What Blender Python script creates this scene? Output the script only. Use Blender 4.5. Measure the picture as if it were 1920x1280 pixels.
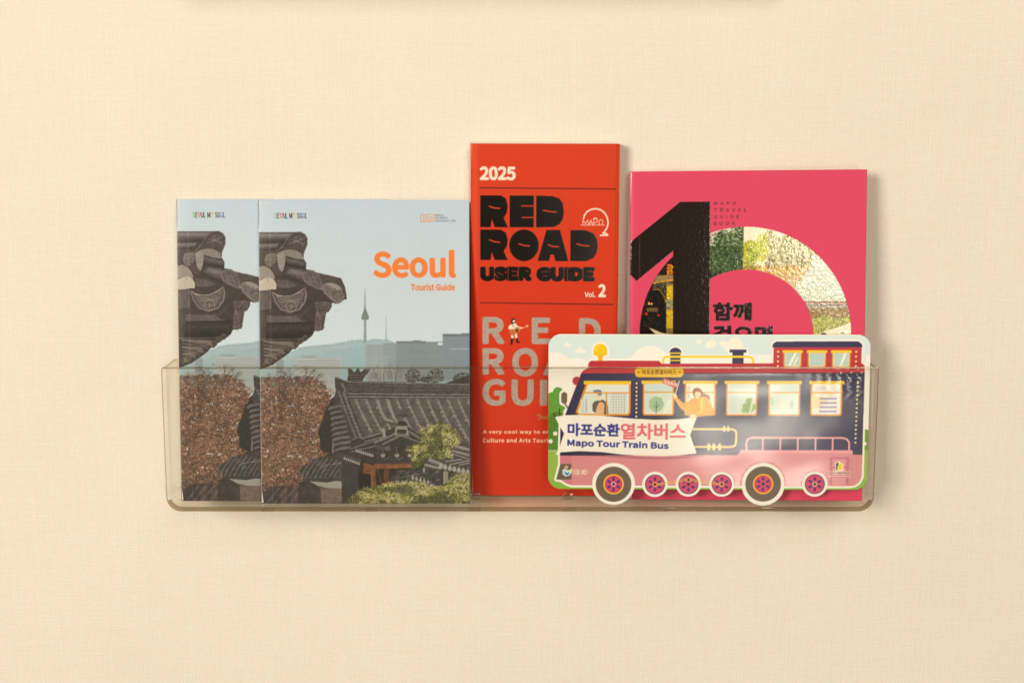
import bpy, bmesh, math, os, random
import numpy as np
from mathutils import Vector

R = math.radians
PI = math.pi
for o in list(bpy.data.objects):
    bpy.data.objects.remove(o)
scn = bpy.context.scene
COL = scn.collection

# ------------------------------------------------------------------ camera, room light, lamps, exposure
# metres; the wall is the plane y = 0, the room is on the -y side
Z0 = 1.30                                   # height of the picture centre above the floor of the room
PITCH = R(9.26)
DIST = 1.008
cam_d = bpy.data.cameras.new('camera')
cam_d.lens = 50.0
cam_d.sensor_width = 36.0
cam_d.clip_start = 0.02
cam_d.clip_end = 60.0
cam = bpy.data.objects.new('camera', cam_d)
COL.objects.link(cam)
cam.location = (0.0, -DIST * math.cos(PITCH), Z0 + DIST * math.sin(PITCH))
cam.rotation_euler = (R(90) - PITCH, 0, 0)
scn.camera = cam

scn.render.resolution_x = 1024
scn.render.resolution_y = 682
scn.view_settings.view_transform = 'Standard'
scn.view_settings.look = 'None'
scn.view_settings.exposure = 0.0
scn.view_settings.gamma = 1.0
scn.cycles.max_bounces = 14
scn.cycles.transparent_max_bounces = 24
scn.cycles.use_denoising = True

WORLD = (0.64, 0.54, 0.37)
world = bpy.data.worlds.new('World')
scn.world = world
world.use_nodes = True
wb = world.node_tree.nodes['Background']
wb.inputs['Color'].default_value = (*WORLD, 1)
wb.inputs['Strength'].default_value = 0.36


def area_lamp(name, loc, target, w, h, power, color):
    d = bpy.data.lights.new(name, 'AREA')
    d.shape = 'RECTANGLE'
    d.size = w
    d.size_y = h
    d.energy = power
    d.color = color
    o = bpy.data.objects.new(name, d)
    COL.objects.link(o)
    o.location = loc
    o.rotation_euler = (Vector(target) - Vector(loc)).to_track_quat('-Z', 'Y').to_euler()
    return o


# big window-like source at the left, slightly above
area_lamp('window_light', (-2.9, -3.7, Z0 + 1.15), (0.05, 0, Z0 + 0.02), 1.5, 1.6, 172, (1.0, 0.872, 0.68))
# wide fill lamp added overhead, making up for the low ambient light
area_lamp('fill_lamp', (1.0, -2.4, Z0 + 1.75), (0.20, 0, Z0 - 0.15), 1.3, 0.9, 23, (1.0, 0.872, 0.68))
# small lamp added behind the camera for the sparkle on the pink cover's varnish
area_lamp('sparkle_lamp', (0.43, -2.4, Z0 + 0.17), (0.2, 0, Z0 + 0.05), 0.11, 0.10, 3.3, (1.0, 0.92, 0.74))
# low lamp added for its blurred reflection in the film over the leaflet
area_lamp('glare_lamp', (0.54, -2.4, Z0 - 0.22), (0.14, 0, Z0 - 0.06), 0.30, 0.12, 3.6, (1.0, 0.94, 0.82))

ILLUM = np.array([1.04, 0.94, 0.735])       # the light on a white card facing the camera: turns seen colours into base colours


def s2l(c):
    c = np.asarray(c, dtype=np.float64) / 255.0
    return np.where(c <= 0.04045, c / 12.92, ((c + 0.055) / 1.055) ** 2.4)


def base(c):
    v = np.clip(s2l(c) / ILLUM, 0.001, 0.9)
    return (float(v[0]), float(v[1]), float(v[2]), 1.0)


# ------------------------------------------------------------------ a small painter that works on arrays
def vnoise(h, w, cell, rng):
    gh, gw = int(h / cell) + 3, int(w / cell) + 3
    g = rng.random((gh, gw))
    y = np.arange(h) / cell
    x = np.arange(w) / cell
    yi = y.astype(int); xi = x.astype(int)
    fy = (y - yi)[:, None]; fx = (x - xi)[None, :]
    fy = fy * fy * (3 - 2 * fy); fx = fx * fx * (3 - 2 * fx)
    a = g[yi][:, xi]; b = g[yi][:, xi + 1]; c = g[yi + 1][:, xi]; d = g[yi + 1][:, xi + 1]
    return (a * (1 - fx) + b * fx) * (1 - fy) + (c * (1 - fx) + d * fx) * fy


def fbm(h, w, cell, rng, octs=4):
    s = np.zeros((h, w)); a = 1.0; t = 0
    for _ in range(octs):
        s += a * vnoise(h, w, max(cell, 1.0), rng); t += a
        a *= 0.55; cell /= 2
    return s / t - 0.5


def find_font(*names):
    try:
        base_dir = bpy.utils.system_resource('DATAFILES', path='fonts')
        for n in names:
            p = os.path.join(base_dir, n)
            if os.path.exists(p):
                return bpy.data.fonts.load(p)
    except Exception:
        pass
    return None


F_CJK = find_font('Noto Sans CJK Regular.woff2')
F_INTER = find_font('Inter.woff2')


def text_tris(body, font, space=1.0, shear=0.0):
    cu = bpy.data.curves.new('lettering', 'FONT')
    cu.body = body
    if font is not None:
        cu.font = font
    cu.size = 1.0
    cu.space_character = space
    cu.resolution_u = 5
    cu.shear = shear
    ob = bpy.data.objects.new('lettering', cu)
    COL.objects.link(ob)
    dg = bpy.context.evaluated_depsgraph_get()
    me = ob.evaluated_get(dg).to_mesh()
    me.calc_loop_triangles()
    v = np.array([x.co[:2] for x in me.vertices])
    t = np.array([x.vertices[:] for x in me.loop_triangles], dtype=int)
    ob.evaluated_get(dg).to_mesh_clear()
    bpy.data.objects.remove(ob)
    bpy.data.curves.remove(cu)
    return v, t


class Art:
    """Flat print in page units (one unit = one grid step of the sheet), supersampled."""

    def __init__(self, x0, y0, x1, y1, S, color, seed=1):
        self.x0, self.y0, self.x1, self.y1, self.S = x0, y0, x1, y1, S
        self.W = int(round((x1 - x0) * S)); self.H = int(round((y1 - y0) * S))
        self.img = np.empty((self.H, self.W, 3), dtype=np.float32)
        self.img[:] = color
        self.gl = np.zeros((self.H, self.W), dtype=np.float32)
        self.rng = np.random.default_rng(seed)
        self.k, self.ox, self.oy = 1.0, 0.0, 0.0
        self.gloss = None
        self.clip = None

    def T(self, k=1.0, ox=0.0, oy=0.0):
        self.k, self.ox, self.oy = k, ox, oy

    def pt(self, p):
        p = np.asarray(p, dtype=np.float64)
        q = p / self.k
        q = q + np.array([self.ox, self.oy]) if self.k != 1.0 or self.ox or self.oy else q
        return (q - np.array([self.x0, self.y0])) * self.S

    def ln(self, w):
        return w / self.k * self.S

    def box(self, q, pad=1):
        a = max(0, int(math.floor(q[:, 0].min() - pad))); b = min(self.W, int(math.ceil(q[:, 0].max() + pad)) + 1)
        c = max(0, int(math.floor(q[:, 1].min() - pad))); d = min(self.H, int(math.ceil(q[:, 1].max() + pad)) + 1)
        return a, b, c, d

    def put(self, m, a, b, c, d, col, al=1.0):
        if self.clip is not None:
            m = m * self.clip[c:d, a:b]
        m3 = (m * al)[..., None].astype(np.float32)
        if callable(col):
            X, Y = np.meshgrid(np.arange(a, b) / self.S + self.x0, np.arange(c, d) / self.S + self.y0)
            cc = col(X, Y)
        else:
            cc = np.asarray(col, dtype=np.float32)
        self.img[c:d, a:b] = self.img[c:d, a:b] * (1 - m3) + cc * m3
        if self.gloss is not None:
            self.gl[c:d, a:b] = self.gl[c:d, a:b] * (1 - m3[..., 0]) + self.gloss * m3[..., 0]

    def inside(self, q, a, b, c, d):
        X = np.arange(a, b)[None, :] + 0.5
        Y = (np.arange(c, d) + 0.5)[:, None]
        ins = np.zeros((d - c, b - a), dtype=bool)
        n = len(q)
        for i in range(n):
            xa, ya = q[i]; xb, yb = q[(i + 1) % n]
            if ya == yb:
                continue
            cr = ((ya > Y) != (yb > Y)) & (X < (xb - xa) * (Y - ya) / (yb - ya) + xa)
            ins ^= cr
        return ins

    def poly(self, pts, col, al=1.0):
        q = self.pt(pts)
        a, b, c, d = self.box(q)
        if b <= a or d <= c:
            return
        self.put(self.inside(q, a, b, c, d).astype(np.float32), a, b, c, d, col, al)

    def rect(self, x0, y0, x1, y1, col, al=1.0):
        self.poly([(x0, y0), (x1, y0), (x1, y1), (x0, y1)], col, al)

    def rrect(self, x0, y0, x1, y1, r, col, al=1.0, line=None):
        P0 = self.pt((x0, y0)); P1 = self.pt((x1, y1)); r = self.ln(r)
        q = np.array([P0, P1])
        a, b, c, d = self.box(q, 2 if line is None else 2 + self.ln(line))
        if b <= a or d <= c:
            return
        X = np.arange(a, b)[None, :] + 0.5; Y = (np.arange(c, d) + 0.5)[:, None]
        cx, cy = (P0 + P1) / 2; hx, hy = (P1 - P0) / 2
        dx = np.abs(X - cx) - hx + r; dy = np.abs(Y - cy) - hy + r
        sd = np.hypot(np.maximum(dx, 0), np.maximum(dy, 0)) + np.minimum(np.maximum(dx, dy), 0) - r
        if line is None:
            m = np.clip(0.5 - sd, 0, 1)
        else:
            m = np.clip(0.5 - (np.abs(sd) - self.ln(line) / 2), 0, 1)
        self.put(m, a, b, c, d, col, al)

    def ell(self, cx, cy, rx, ry, col, al=1.0, line=None):
        p = self.pt((cx, cy)); RX = self.ln(rx); RY = self.ln(ry)
        q = np.array([p - (RX, RY), p + (RX, RY)])
        a, b, c, d = self.box(q, 2 if line is None else 2 + self.ln(line))
        if b <= a or d <= c:
            return
        X = np.arange(a, b)[None, :] + 0.5; Y = (np.arange(c, d) + 0.5)[:, None]
        rr = np.hypot((X - p[0]) / RX, (Y - p[1]) / RY)
        sd = (rr - 1) * min(RX, RY)
        m = np.clip(0.5 - sd, 0, 1) if line is None else np.clip(0.5 - (np.abs(sd) - self.ln(line) / 2), 0, 1)
        self.put(m, a, b, c, d, col, al)

    def stroke(self, pts, w, col, al=1.0, closed=False):
        q = self.pt(pts); r = self.ln(w) / 2
        if closed:
            q = np.vstack([q, q[:1]])
        a, b, c, d = self.box(q, r + 1)
        if b <= a or d <= c:
            return
        X = np.arange(a, b)[None, :] + 0.5; Y = (np.arange(c, d) + 0.5)[:, None]
        best = None
        for i in range(len(q) - 1):
            p0 = q[i]; e = q[i + 1] - p0; L = float(e @ e) or 1e-9
            t = np.clip(((X - p0[0]) * e[0] + (Y - p0[1]) * e[1]) / L, 0, 1)
            dd = np.hypot(X - p0[0] - t * e[0], Y - p0[1] - t * e[1])
            best = dd if best is None else np.minimum(best, dd)
        m = np.clip(r + 0.5 - best, 0, 1) if r > 0.5 else np.clip(1 - best, 0, 1) * min(1.0, 2 * r)
        self.put(m, a, b, c, d, col, al)

    def ruled(self, top, bot, cols, n=14):
        """a rounded surface: strokes swept from the line top to the line bot through the listed tones"""
        top = np.array(top, float); bot = np.array(bot, float); cols = np.array(cols, float)
        gap = np.abs(bot - top).max() / n
        for i in range(n + 1):
            t = i / n; u = t * (len(cols) - 1); j = min(int(u), len(cols) - 2)
            self.stroke(top + (bot - top) * t, gap * 1.5, cols[j] + (cols[j + 1] - cols[j]) * (u - j), 0.9)

    def text(self, body, x0, y0, x1, y1, col, fat=0.0, font='cjk', al=1.0, space=1.0, shear=0.0, warp=None, erode=False):
        """Letters fitted into the box (x0, y0)-(x1, y1); fat = how far the outline is swelled."""
        v, t = text_tris(body, F_CJK if font == 'cjk' else (F_INTER if font == 'inter' else None), space, shear)
        mn = v.min(0); mx = v.max(0)
        fx = fat
        u = (v - mn) / (mx - mn)
        P = np.empty_like(u)
        P[:, 0] = x0 + fx + u[:, 0] * (x1 - x0 - 2 * fx)
        P[:, 1] = y1 - fx - u[:, 1] * (y1 - y0 - 2 * fx)
        if warp is not None:
            P[:, 1] += warp(P[:, 0])
        q = self.pt(P)
        a, b, c, d = self.box(q, 2 + self.ln(fat))
        if b <= a or d <= c:
            return
        K = 2
        H, Wd = (d - c) * K, (b - a) * K
        m = np.zeros((H, Wd), dtype=bool)
        qq = (q - np.array([a, c])) * K
        for tri in t:
            p = qq[tri]
            xa = max(0, int(p[:, 0].min()) - 1); xb = min(Wd, int(p[:, 0].max()) + 2)
            ya = max(0, int(p[:, 1].min()) - 1); yb = min(H, int(p[:, 1].max()) + 2)
            if xb <= xa or yb <= ya:
                continue
            X = np.arange(xa, xb)[None, :] + 0.5; Y = (np.arange(ya, yb) + 0.5)[:, None]
            e = [(p[(i + 1) % 3, 0] - p[i, 0]) * (Y - p[i, 1]) - (p[(i + 1) % 3, 1] - p[i, 1]) * (X - p[i, 0]) for i in range(3)]
            m[ya:yb, xa:xb] |= ((e[0] >= 0) & (e[1] >= 0) & (e[2] >= 0)) | ((e[0] <= 0) & (e[1] <= 0) & (e[2] <= 0))
        r = self.ln(fat) * K
        if r >= 1:
            out = m.copy(); ri = int(math.ceil(r))
            for dy in range(-ri, ri + 1):
                for dx in range(-ri, ri + 1):
                    if dx * dx + dy * dy > r * r or (dx == 0 and dy == 0):
                        continue
                    ys = slice(max(0, dy), min(H, H + dy)); yt = slice(max(0, -dy), min(H, H - dy))
                    xs = slice(max(0, dx), min(Wd, Wd + dx)); xt = slice(max(0, -dx), min(Wd, Wd - dx))
                    out[ys, xs] |= m[yt, xt]
            m = out
        mm = m.reshape(d - c, K, b - a, K).mean(axis=(1, 3)).astype(np.float32)
        self.put(mm, a, b, c, d, col, al)

    def grain(self, amt, cell=2.0):
        n = fbm(self.H, self.W, cell, self.rng, 2)[..., None]
        self.img *= (1 + amt * n)

    def fields(self, nx, ny):
        """values at (ny+1) x (nx+1) grid points, rows from the top"""
        ys = np.linspace(0, self.H - 1e-3, ny + 1); xs = np.linspace(0, self.W - 1e-3, nx + 1)
        # small box filter around each grid point via integral image
        r = max(0.5, self.W / nx / 2)

        def samp(A):
            I = np.zeros((self.H + 1, self.W + 1) + A.shape[2:], dtype=np.float64)
            I[1:, 1:] = A.cumsum(0).cumsum(1)
            y0 = np.clip(np.round(ys - r), 0, self.H - 1).astype(int); y1 = np.clip(np.round(ys + r), 1, self.H).astype(int)
            x0 = np.clip(np.round(xs - r), 0, self.W - 1).astype(int); x1 = np.clip(np.round(xs + r), 1, self.W).astype(int)
            y1 = np.maximum(y1, y0 + 1); x1 = np.maximum(x1, x0 + 1)
            s = I[y1][:, x1] - I[y0][:, x1] - I[y1][:, x0] + I[y0][:, x0]
            area = ((y1 - y0)[:, None] * (x1 - x0)[None, :])
            return s / (area[..., None] if A.ndim == 3 else area)
        rgb = samp(np.clip(self.img, 0, 255)); g = samp(self.gl)
        lin = np.clip(s2l(rgb) / ILLUM, 0.001, 0.9)
        return np.concatenate([lin, g[..., None]], axis=2)


# ------------------------------------------------------------------ materials
def new_mat(name):
    m = bpy.data.materials.new(name)
    m.use_nodes = True
    nt = m.node_tree
    for n in list(nt.nodes):
        nt.nodes.remove(n)
    out = nt.nodes.new('ShaderNodeOutputMaterial')
    return m, nt, out


def N(nt, t, **kw):
    n = nt.nodes.new(t)
    for k, v in kw.items():
        setattr(n, k, v)
    return n


def setin(n, **kw):
    for k, v in kw.items():
        n.inputs[k.replace('_', ' ')].default_value = v


def wallpaper_mat():
    m, nt, out = new_mat('linen_wallpaper')
    L = nt.links.new
    b = N(nt, 'ShaderNodeBsdfPrincipled')
    L(b.outputs[0], out.inputs[0])
    setin(b, Roughness=0.75)
    b.inputs['Specular IOR Level'].default_value = 0.22
    tc = N(nt, 'ShaderNodeTexCoord')

    def fib(sx, sz, detail=3.0, scale=1.0, off=0.0):
        mp = N(nt, 'ShaderNodeMapping')
        mp.inputs['Scale'].default_value = (sx, 1.0, sz)
        mp.inputs['Location'].default_value = (off, off, off)
        L(tc.outputs['Object'], mp.inputs[0])
        n = N(nt, 'ShaderNodeTexNoise')
        setin(n, Scale=scale, Detail=detail, Roughness=0.62)
        L(mp.outputs[0], n.inputs['Vector'])
        return n.outputs['Fac']
    hor = fib(110, 1900)
    ver = fib(1800, 100, off=3.1)
    hor2 = fib(30, 700, off=7.7)
    ver2 = fib(700, 26, off=11.3)
    grn = fib(900, 900, off=5.0)
    cloud = fib(5, 5, detail=2, off=1.0)

    def math_(op, a, c):
        n = N(nt, 'ShaderNodeMath', operation=op)
        for i, x in enumerate((a, c)):
            if isinstance(x, (int, float)):
                n.inputs[i].default_value = x
            else:
                L(x, n.inputs[i])
        return n.outputs[0]
    s = math_('ADD', math_('ADD', hor, ver), math_('MULTIPLY', math_('ADD', hor2, ver2), 0.8))
    s = math_('ADD', s, math_('MULTIPLY', grn, 0.55))
    bump = N(nt, 'ShaderNodeBump')
    setin(bump, Strength=0.55, Distance=0.0006)
    L(s, bump.inputs['Height'])
    L(bump.outputs[0], b.inputs['Normal'])
    # pale threads over a cream ground
    th = math_('ADD', math_('ADD', hor, ver), math_('ADD', hor2, ver2))
    mr = N(nt, 'ShaderNodeMapRange')
    setin(mr, From_Min=1.72, From_Max=2.5, To_Min=0.0, To_Max=1.0)
    L(th, mr.inputs['Value'])
    mix = N(nt, 'ShaderNodeMix', data_type='RGBA')
    mix.inputs['A'].default_value = base((251, 229, 198))
    mix.inputs['B'].default_value = base((253, 236, 208))
    L(mr.outputs[0], mix.inputs['Factor'])
    mix2 = N(nt, 'ShaderNodeMix', data_type='RGBA', blend_type='MULTIPLY')
    mix2.inputs['Factor'].default_value = 1.0
    r2 = N(nt, 'ShaderNodeMapRange')
    setin(r2, From_Min=0.3, From_Max=0.7, To_Min=0.975, To_Max=1.015)
    L(cloud, r2.inputs['Value'])
    L(mix.outputs['Result'], mix2.inputs['A'])
    L(r2.outputs[0], mix2.inputs['B'])
    L(mix2.outputs['Result'], b.inputs['Base Color'])
    return m


def print_mat(name, rough, coat=0.0, gloss_rough=0.2, bump_s=0.0, bump_scale=900.0, spec=0.5):
    """Printed paper: colour from the sheet's own colour attribute, its alpha marks raised varnish."""
    m, nt, out = new_mat(name)
    L = nt.links.new
    b = N(nt, 'ShaderNodeBsdfPrincipled')
    L(b.outputs[0], out.inputs[0])
    at = N(nt, 'ShaderNodeAttribute', attribute_name='ink')
    L(at.outputs['Color'], b.inputs['Base Color'])
    mr = N(nt, 'ShaderNodeMapRange')
    setin(mr, To_Min=rough, To_Max=gloss_rough)
    L(at.outputs['Alpha'], mr.inputs['Value'])
    L(mr.outputs[0], b.inputs['Roughness'])
    b.inputs['Specular IOR Level'].default_value = spec
    b.inputs['Coat Weight'].default_value = coat
    b.inputs['Coat Roughness'].default_value = 0.12
    tc = N(nt, 'ShaderNodeTexCoord')
    n = N(nt, 'ShaderNodeTexNoise')
    setin(n, Scale=bump_scale, Detail=2.0)
    L(tc.outputs['Object'], n.inputs['Vector'])
    n2 = N(nt, 'ShaderNodeTexNoise')
    setin(n2, Scale=14.0, Detail=1.0)
    L(tc.outputs['Object'], n2.inputs['Vector'])
    mm = N(nt, 'ShaderNodeMath', operation='MULTIPLY')
    L(n.outputs['Fac'], mm.inputs[0]); L(at.outputs['Alpha'], mm.inputs[1])
    bp = N(nt, 'ShaderNodeBump')
    setin(bp, Strength=bump_s, Distance=0.0006)
    L(mm.outputs[0], bp.inputs['Height'])
    bp2 = N(nt, 'ShaderNodeBump')
    setin(bp2, Strength=0.25, Distance=0.004)
    L(n2.outputs['Fac'], bp2.inputs['Height'])
    L(bp.outputs[0], bp2.inputs['Normal'])
    L(bp2.outputs[0], b.inputs['Normal'])
    return m


def plain_mat(name, rgb, rough=0.6, spec=0.4, var=0.05, scale=400.0):
    m, nt, out = new_mat(name)
    L = nt.links.new
    b = N(nt, 'ShaderNodeBsdfPrincipled')
    L(b.outputs[0], out.inputs[0])
    setin(b, Roughness=rough)
    b.inputs['Specular IOR Level'].default_value = spec
    tc = N(nt, 'ShaderNodeTexCoord')
    n = N(nt, 'ShaderNodeTexNoise')
    setin(n, Scale=scale, Detail=3.0)
    L(tc.outputs['Object'], n.inputs['Vector'])
    c = base(rgb)
    mix = N(nt, 'ShaderNodeMix', data_type='RGBA')
    mix.inputs['A'].default_value = tuple(x * (1 - var) for x in c[:3]) + (1,)
    mix.inputs['B'].default_value = tuple(min(0.9, x * (1 + var)) for x in c[:3]) + (1,)
    L(n.outputs['Fac'], mix.inputs['Factor'])
    L(mix.outputs['Result'], b.inputs['Base Color'])
    return m


def pages_mat():
    """Cut edge of a page block: fine leaf lines running along the thickness."""
    m, nt, out = new_mat('page_edges')
    L = nt.links.new
    b = N(nt, 'ShaderNodeBsdfPrincipled')
    L(b.outputs[0], out.inputs[0])
    setin(b, Roughness=0.8)
    tc = N(nt, 'ShaderNodeTexCoord')
    mp = N(nt, 'ShaderNodeMapping')
    mp.inputs['Scale'].default_value = (3, 4200, 3)
    L(tc.outputs['Object'], mp.inputs[0])
    n = N(nt, 'ShaderNodeTexNoise')
    setin(n, Scale=1.0, Detail=2.0)
    L(mp.outputs[0], n.inputs['Vector'])
    mix = N(nt, 'ShaderNodeMix', data_type='RGBA')
    mix.inputs['A'].default_value = base((190, 165, 125))
    mix.inputs['B'].default_value = base((246, 230, 200))
    mr = N(nt, 'ShaderNodeMapRange')
    setin(mr, From_Min=0.35, From_Max=0.6)
    L(n.outputs['Fac'], mr.inputs['Value'])
    L(mr.outputs[0], mix.inputs['Factor'])
    L(mix.outputs['Result'], b.inputs['Base Color'])
    return m


def acrylic_mat(name, tint, rough=0.03, ior=1.49, scratch=0.0, boost=1.0):
    m, nt, out = new_mat(name)
    L = nt.links.new
    tr = N(nt, 'ShaderNodeBsdfTransparent')
    tr.inputs['Color'].default_value = (*tint, 1)
    gl = N(nt, 'ShaderNodeBsdfGlossy')
    gl.inputs['Color'].default_value = (1, 1, 1, 1)
    gl.inputs['Roughness'].default_value = rough
    lw = N(nt, 'ShaderNodeLayerWeight')          # Schlick reflectance, the same from either side of the sheet
    lw.inputs['Blend'].default_value = 0.5
    pw = N(nt, 'ShaderNodeMath', operation='POWER')
    pw.inputs[1].default_value = 5.0
    f0 = ((ior - 1) / (ior + 1)) ** 2
    mul = N(nt, 'ShaderNodeMath', operation='MULTIPLY_ADD', use_clamp=True)
    mul.inputs[1].default_value = (1 - f0) * 0.8
    mul.inputs[2].default_value = f0 * boost
    mx = N(nt, 'ShaderNodeMixShader')
    L(lw.outputs['Facing'], pw.inputs[0])
    L(pw.outputs[0], mul.inputs[0])
    L(mul.outputs[0], mx.inputs[0])
    L(tr.outputs[0], mx.inputs[1])
    L(gl.outputs[0], mx.inputs[2])
    L(mx.outputs[0], out.inputs[0])
    tc = N(nt, 'ShaderNodeTexCoord')
    n = N(nt, 'ShaderNodeTexNoise')
    setin(n, Scale=22.0, Detail=1.5)
    L(tc.outputs['Object'], n.inputs['Vector'])
    bp = N(nt, 'ShaderNodeBump')
    setin(bp, Strength=scratch, Distance=0.002)
    L(n.outputs['Fac'], bp.inputs['Height'])
    L(bp.outputs[0], gl.inputs['Normal'])
    return m


M_WALL = wallpaper_mat()
M_PAGES = pages_mat()
M_CLEAR = acrylic_mat('clear_acrylic', (0.997, 0.994, 0.985), 0.06, scratch=0.12, boost=0.35)
M_SIDE = acrylic_mat('side_acrylic', (0.997, 0.993, 0.978), 0.04, boost=0.6)
M_EDGE = acrylic_mat('acrylic_cut_edge', (0.50, 0.42, 0.30), 0.06, boost=1.0)
M_FLOOR = acrylic_mat('acrylic_tray_floor', (0.972, 0.955, 0.91), 0.06, boost=1.3)
M_FILM = acrylic_mat('glossy_film', (0.995, 0.992, 0.985), 0.15, scratch=0.3, boost=0.85)
M_PEG = acrylic_mat('acrylic_peg', (0.93, 0.90, 0.84), 0.05, boost=3.0)


# ------------------------------------------------------------------ object helpers
def tag(o, label=None, cat=None, group=None, kind=None):
    if label: o['label'] = label
    if cat: o['category'] = cat
    if group: o['group'] = group
    if kind: o['kind'] = kind
    return o


def empty(name, loc, rot=(0, 0, 0)):
    o = bpy.data.objects.new(name, None)
    o.empty_display_size = 0.02
    COL.objects.link(o)
    o.location = loc
    o.rotation_euler = rot
    return o


def link(name, me, mats, parent=None):
    for m in (mats if isinstance(mats, (list, tuple)) else [mats]):
        me.materials.append(m)
    o = bpy.data.objects.new(name, me)
    COL.objects.link(o)
    if parent is not None:
        o.parent = parent
    return o


def box_mesh(name, x0, x1, y0, y1, z0, z1, bevel=0.0, seg=2):
    bm = bmesh.new()
    bmesh.ops.create_cube(bm, size=1.0)
    for v in bm.verts:
        v.co = Vector(((x0 + x1) / 2 + v.co.x * (x1 - x0), (y0 + y1) / 2 + v.co.y * (y1 - y0), (z0 + z1) / 2 + v.co.z * (z1 - z0)))
    if bevel:
        bmesh.ops.bevel(bm, geom=bm.edges[:], offset=bevel, segments=seg, affect='EDGES', profile=0.5)
    me = bpy.data.meshes.new(name)
    bm.to_mesh(me); bm.free()
    return me


def sheet(name, art, w, h, nx, ny, thick, mat, edge_mat, parent, bow=None, sdf=None, back=True):
    """A printed sheet: grid in x (0..w), z (0..h), front facing -y, ink stored per grid point.
    bow(x, z) -> y; sdf(x, y in art units) -> signed distance, cuts the outline."""
    F = art.fields(nx, ny)
    gx = np.linspace(0, 1, nx + 1); gz = np.linspace(1, 0, ny + 1)
    U, V = np.meshgrid(gx, gz)
    if sdf is not None:
        AX = art.x0 + U * (art.x1 - art.x0); AY = art.y0 + (1 - V) * (art.y1 - art.y0)
        step = (art.x1 - art.x0) / nx
        keepv = sdf(AX, AY) < 0
        cell = keepv[:-1, :-1] | keepv[:-1, 1:] | keepv[1:, :-1] | keepv[1:, 1:]
        for _ in range(4):                     # pull the rim points onto the outline
            d = sdf(AX, AY); e = 0.05
            gxx = (sdf(AX + e, AY) - sdf(AX - e, AY)) / (2 * e); gyy = (sdf(AX, AY + e) - sdf(AX, AY - e)) / (2 * e)
            nrm = np.maximum(gxx ** 2 + gyy ** 2, 1e-6)
            mv = (d > 0) & (d < 3 * step)
            AX = np.where(mv, AX - d * gxx / nrm, AX); AY = np.where(mv, AY - d * gyy / nrm, AY)
        U = (AX - art.x0) / (art.x1 - art.x0); V = 1 - (AY - art.y0) / (art.y1 - art.y0)
    else:
        cell = np.ones((ny, nx), dtype=bool)
    X = U * w; Zc = V * h
    Y = bow(X, Zc) if bow is not None else np.zeros_like(X)
    co = np.stack([X, Y, Zc], axis=2).reshape(-1, 3)
    idx = np.arange((nx + 1) * (ny + 1)).reshape(ny + 1, nx + 1)
    q = np.stack([idx[1:, :-1], idx[1:, 1:], idx[:-1, 1:], idx[:-1, :-1]], axis=2)[cell]
    used = np.unique(q)
    remap = np.full(co.shape[0], -1); remap[used] = np.arange(len(used))
    q = remap[q]; co = co[used]; ink = F.reshape(-1, 4)[used]
    nv = len(co)
    # rim: the outline edges, for the side walls and the back
    e = np.concatenate([q[:, [0, 1]], q[:, [1, 2]], q[:, [2, 3]], q[:, [3, 0]]])
    key = np.sort(e, axis=1); _, inv, cnt = np.unique(key[:, 0] * nv + key[:, 1], return_inverse=True, return_counts=True)
    rim = e[cnt[inv] == 1]
    nxt = {int(a): int(b) for a, b in rim}
    start = int(rim[0, 0]); loop = [start]
    while True:
        n = nxt[loop[-1]]
        if n == start or len(loop) > len(rim):
            break
        loop.append(n)
    loop = np.array(loop)
    bk = co[loop].copy(); bk[:, 1] += thick
    co2 = np.vstack([co, bk])
    nl = len(loop)
    bi = nv + np.arange(nl)
    sides = np.stack([loop, bi, np.roll(bi, -1), np.roll(loop, -1)], axis=1)
    faces = np.vstack([q, sides])
    me = bpy.data.meshes.new(name)
    nf = len(faces)
    me.vertices.add(len(co2)); me.vertices.foreach_set('co', co2.astype(np.float32).ravel())
    me.loops.add(nf * 4 + nl); me.polygons.add(nf + 1)
    lv = np.concatenate([faces.ravel(), bi[::-1]])
    me.loops.foreach_set('vertex_index', lv.astype(np.int32))
    ls = np.concatenate([np.arange(nf) * 4, [nf * 4]])
    me.polygons.foreach_set('loop_start', ls.astype(np.int32))
    mi = np.zeros(nf + 1, dtype=np.int32); mi[len(q):] = 1
    me.polygons.foreach_set('material_index', mi)
    me.update(calc_edges=True)
    at = me.color_attributes.new('ink', 'FLOAT_COLOR', 'POINT')
    full = np.vstack([ink, np.tile([0.8, 0.8, 0.8, 0], (nl, 1))])
    at.data.foreach_set('color', full.astype(np.float32).ravel())
    sm = np.zeros(nf + 1, dtype=bool); sm[:len(q)] = True
    me.polygons.foreach_set('use_smooth', sm)
    return link(name, me, [mat, edge_mat], parent)


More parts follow.
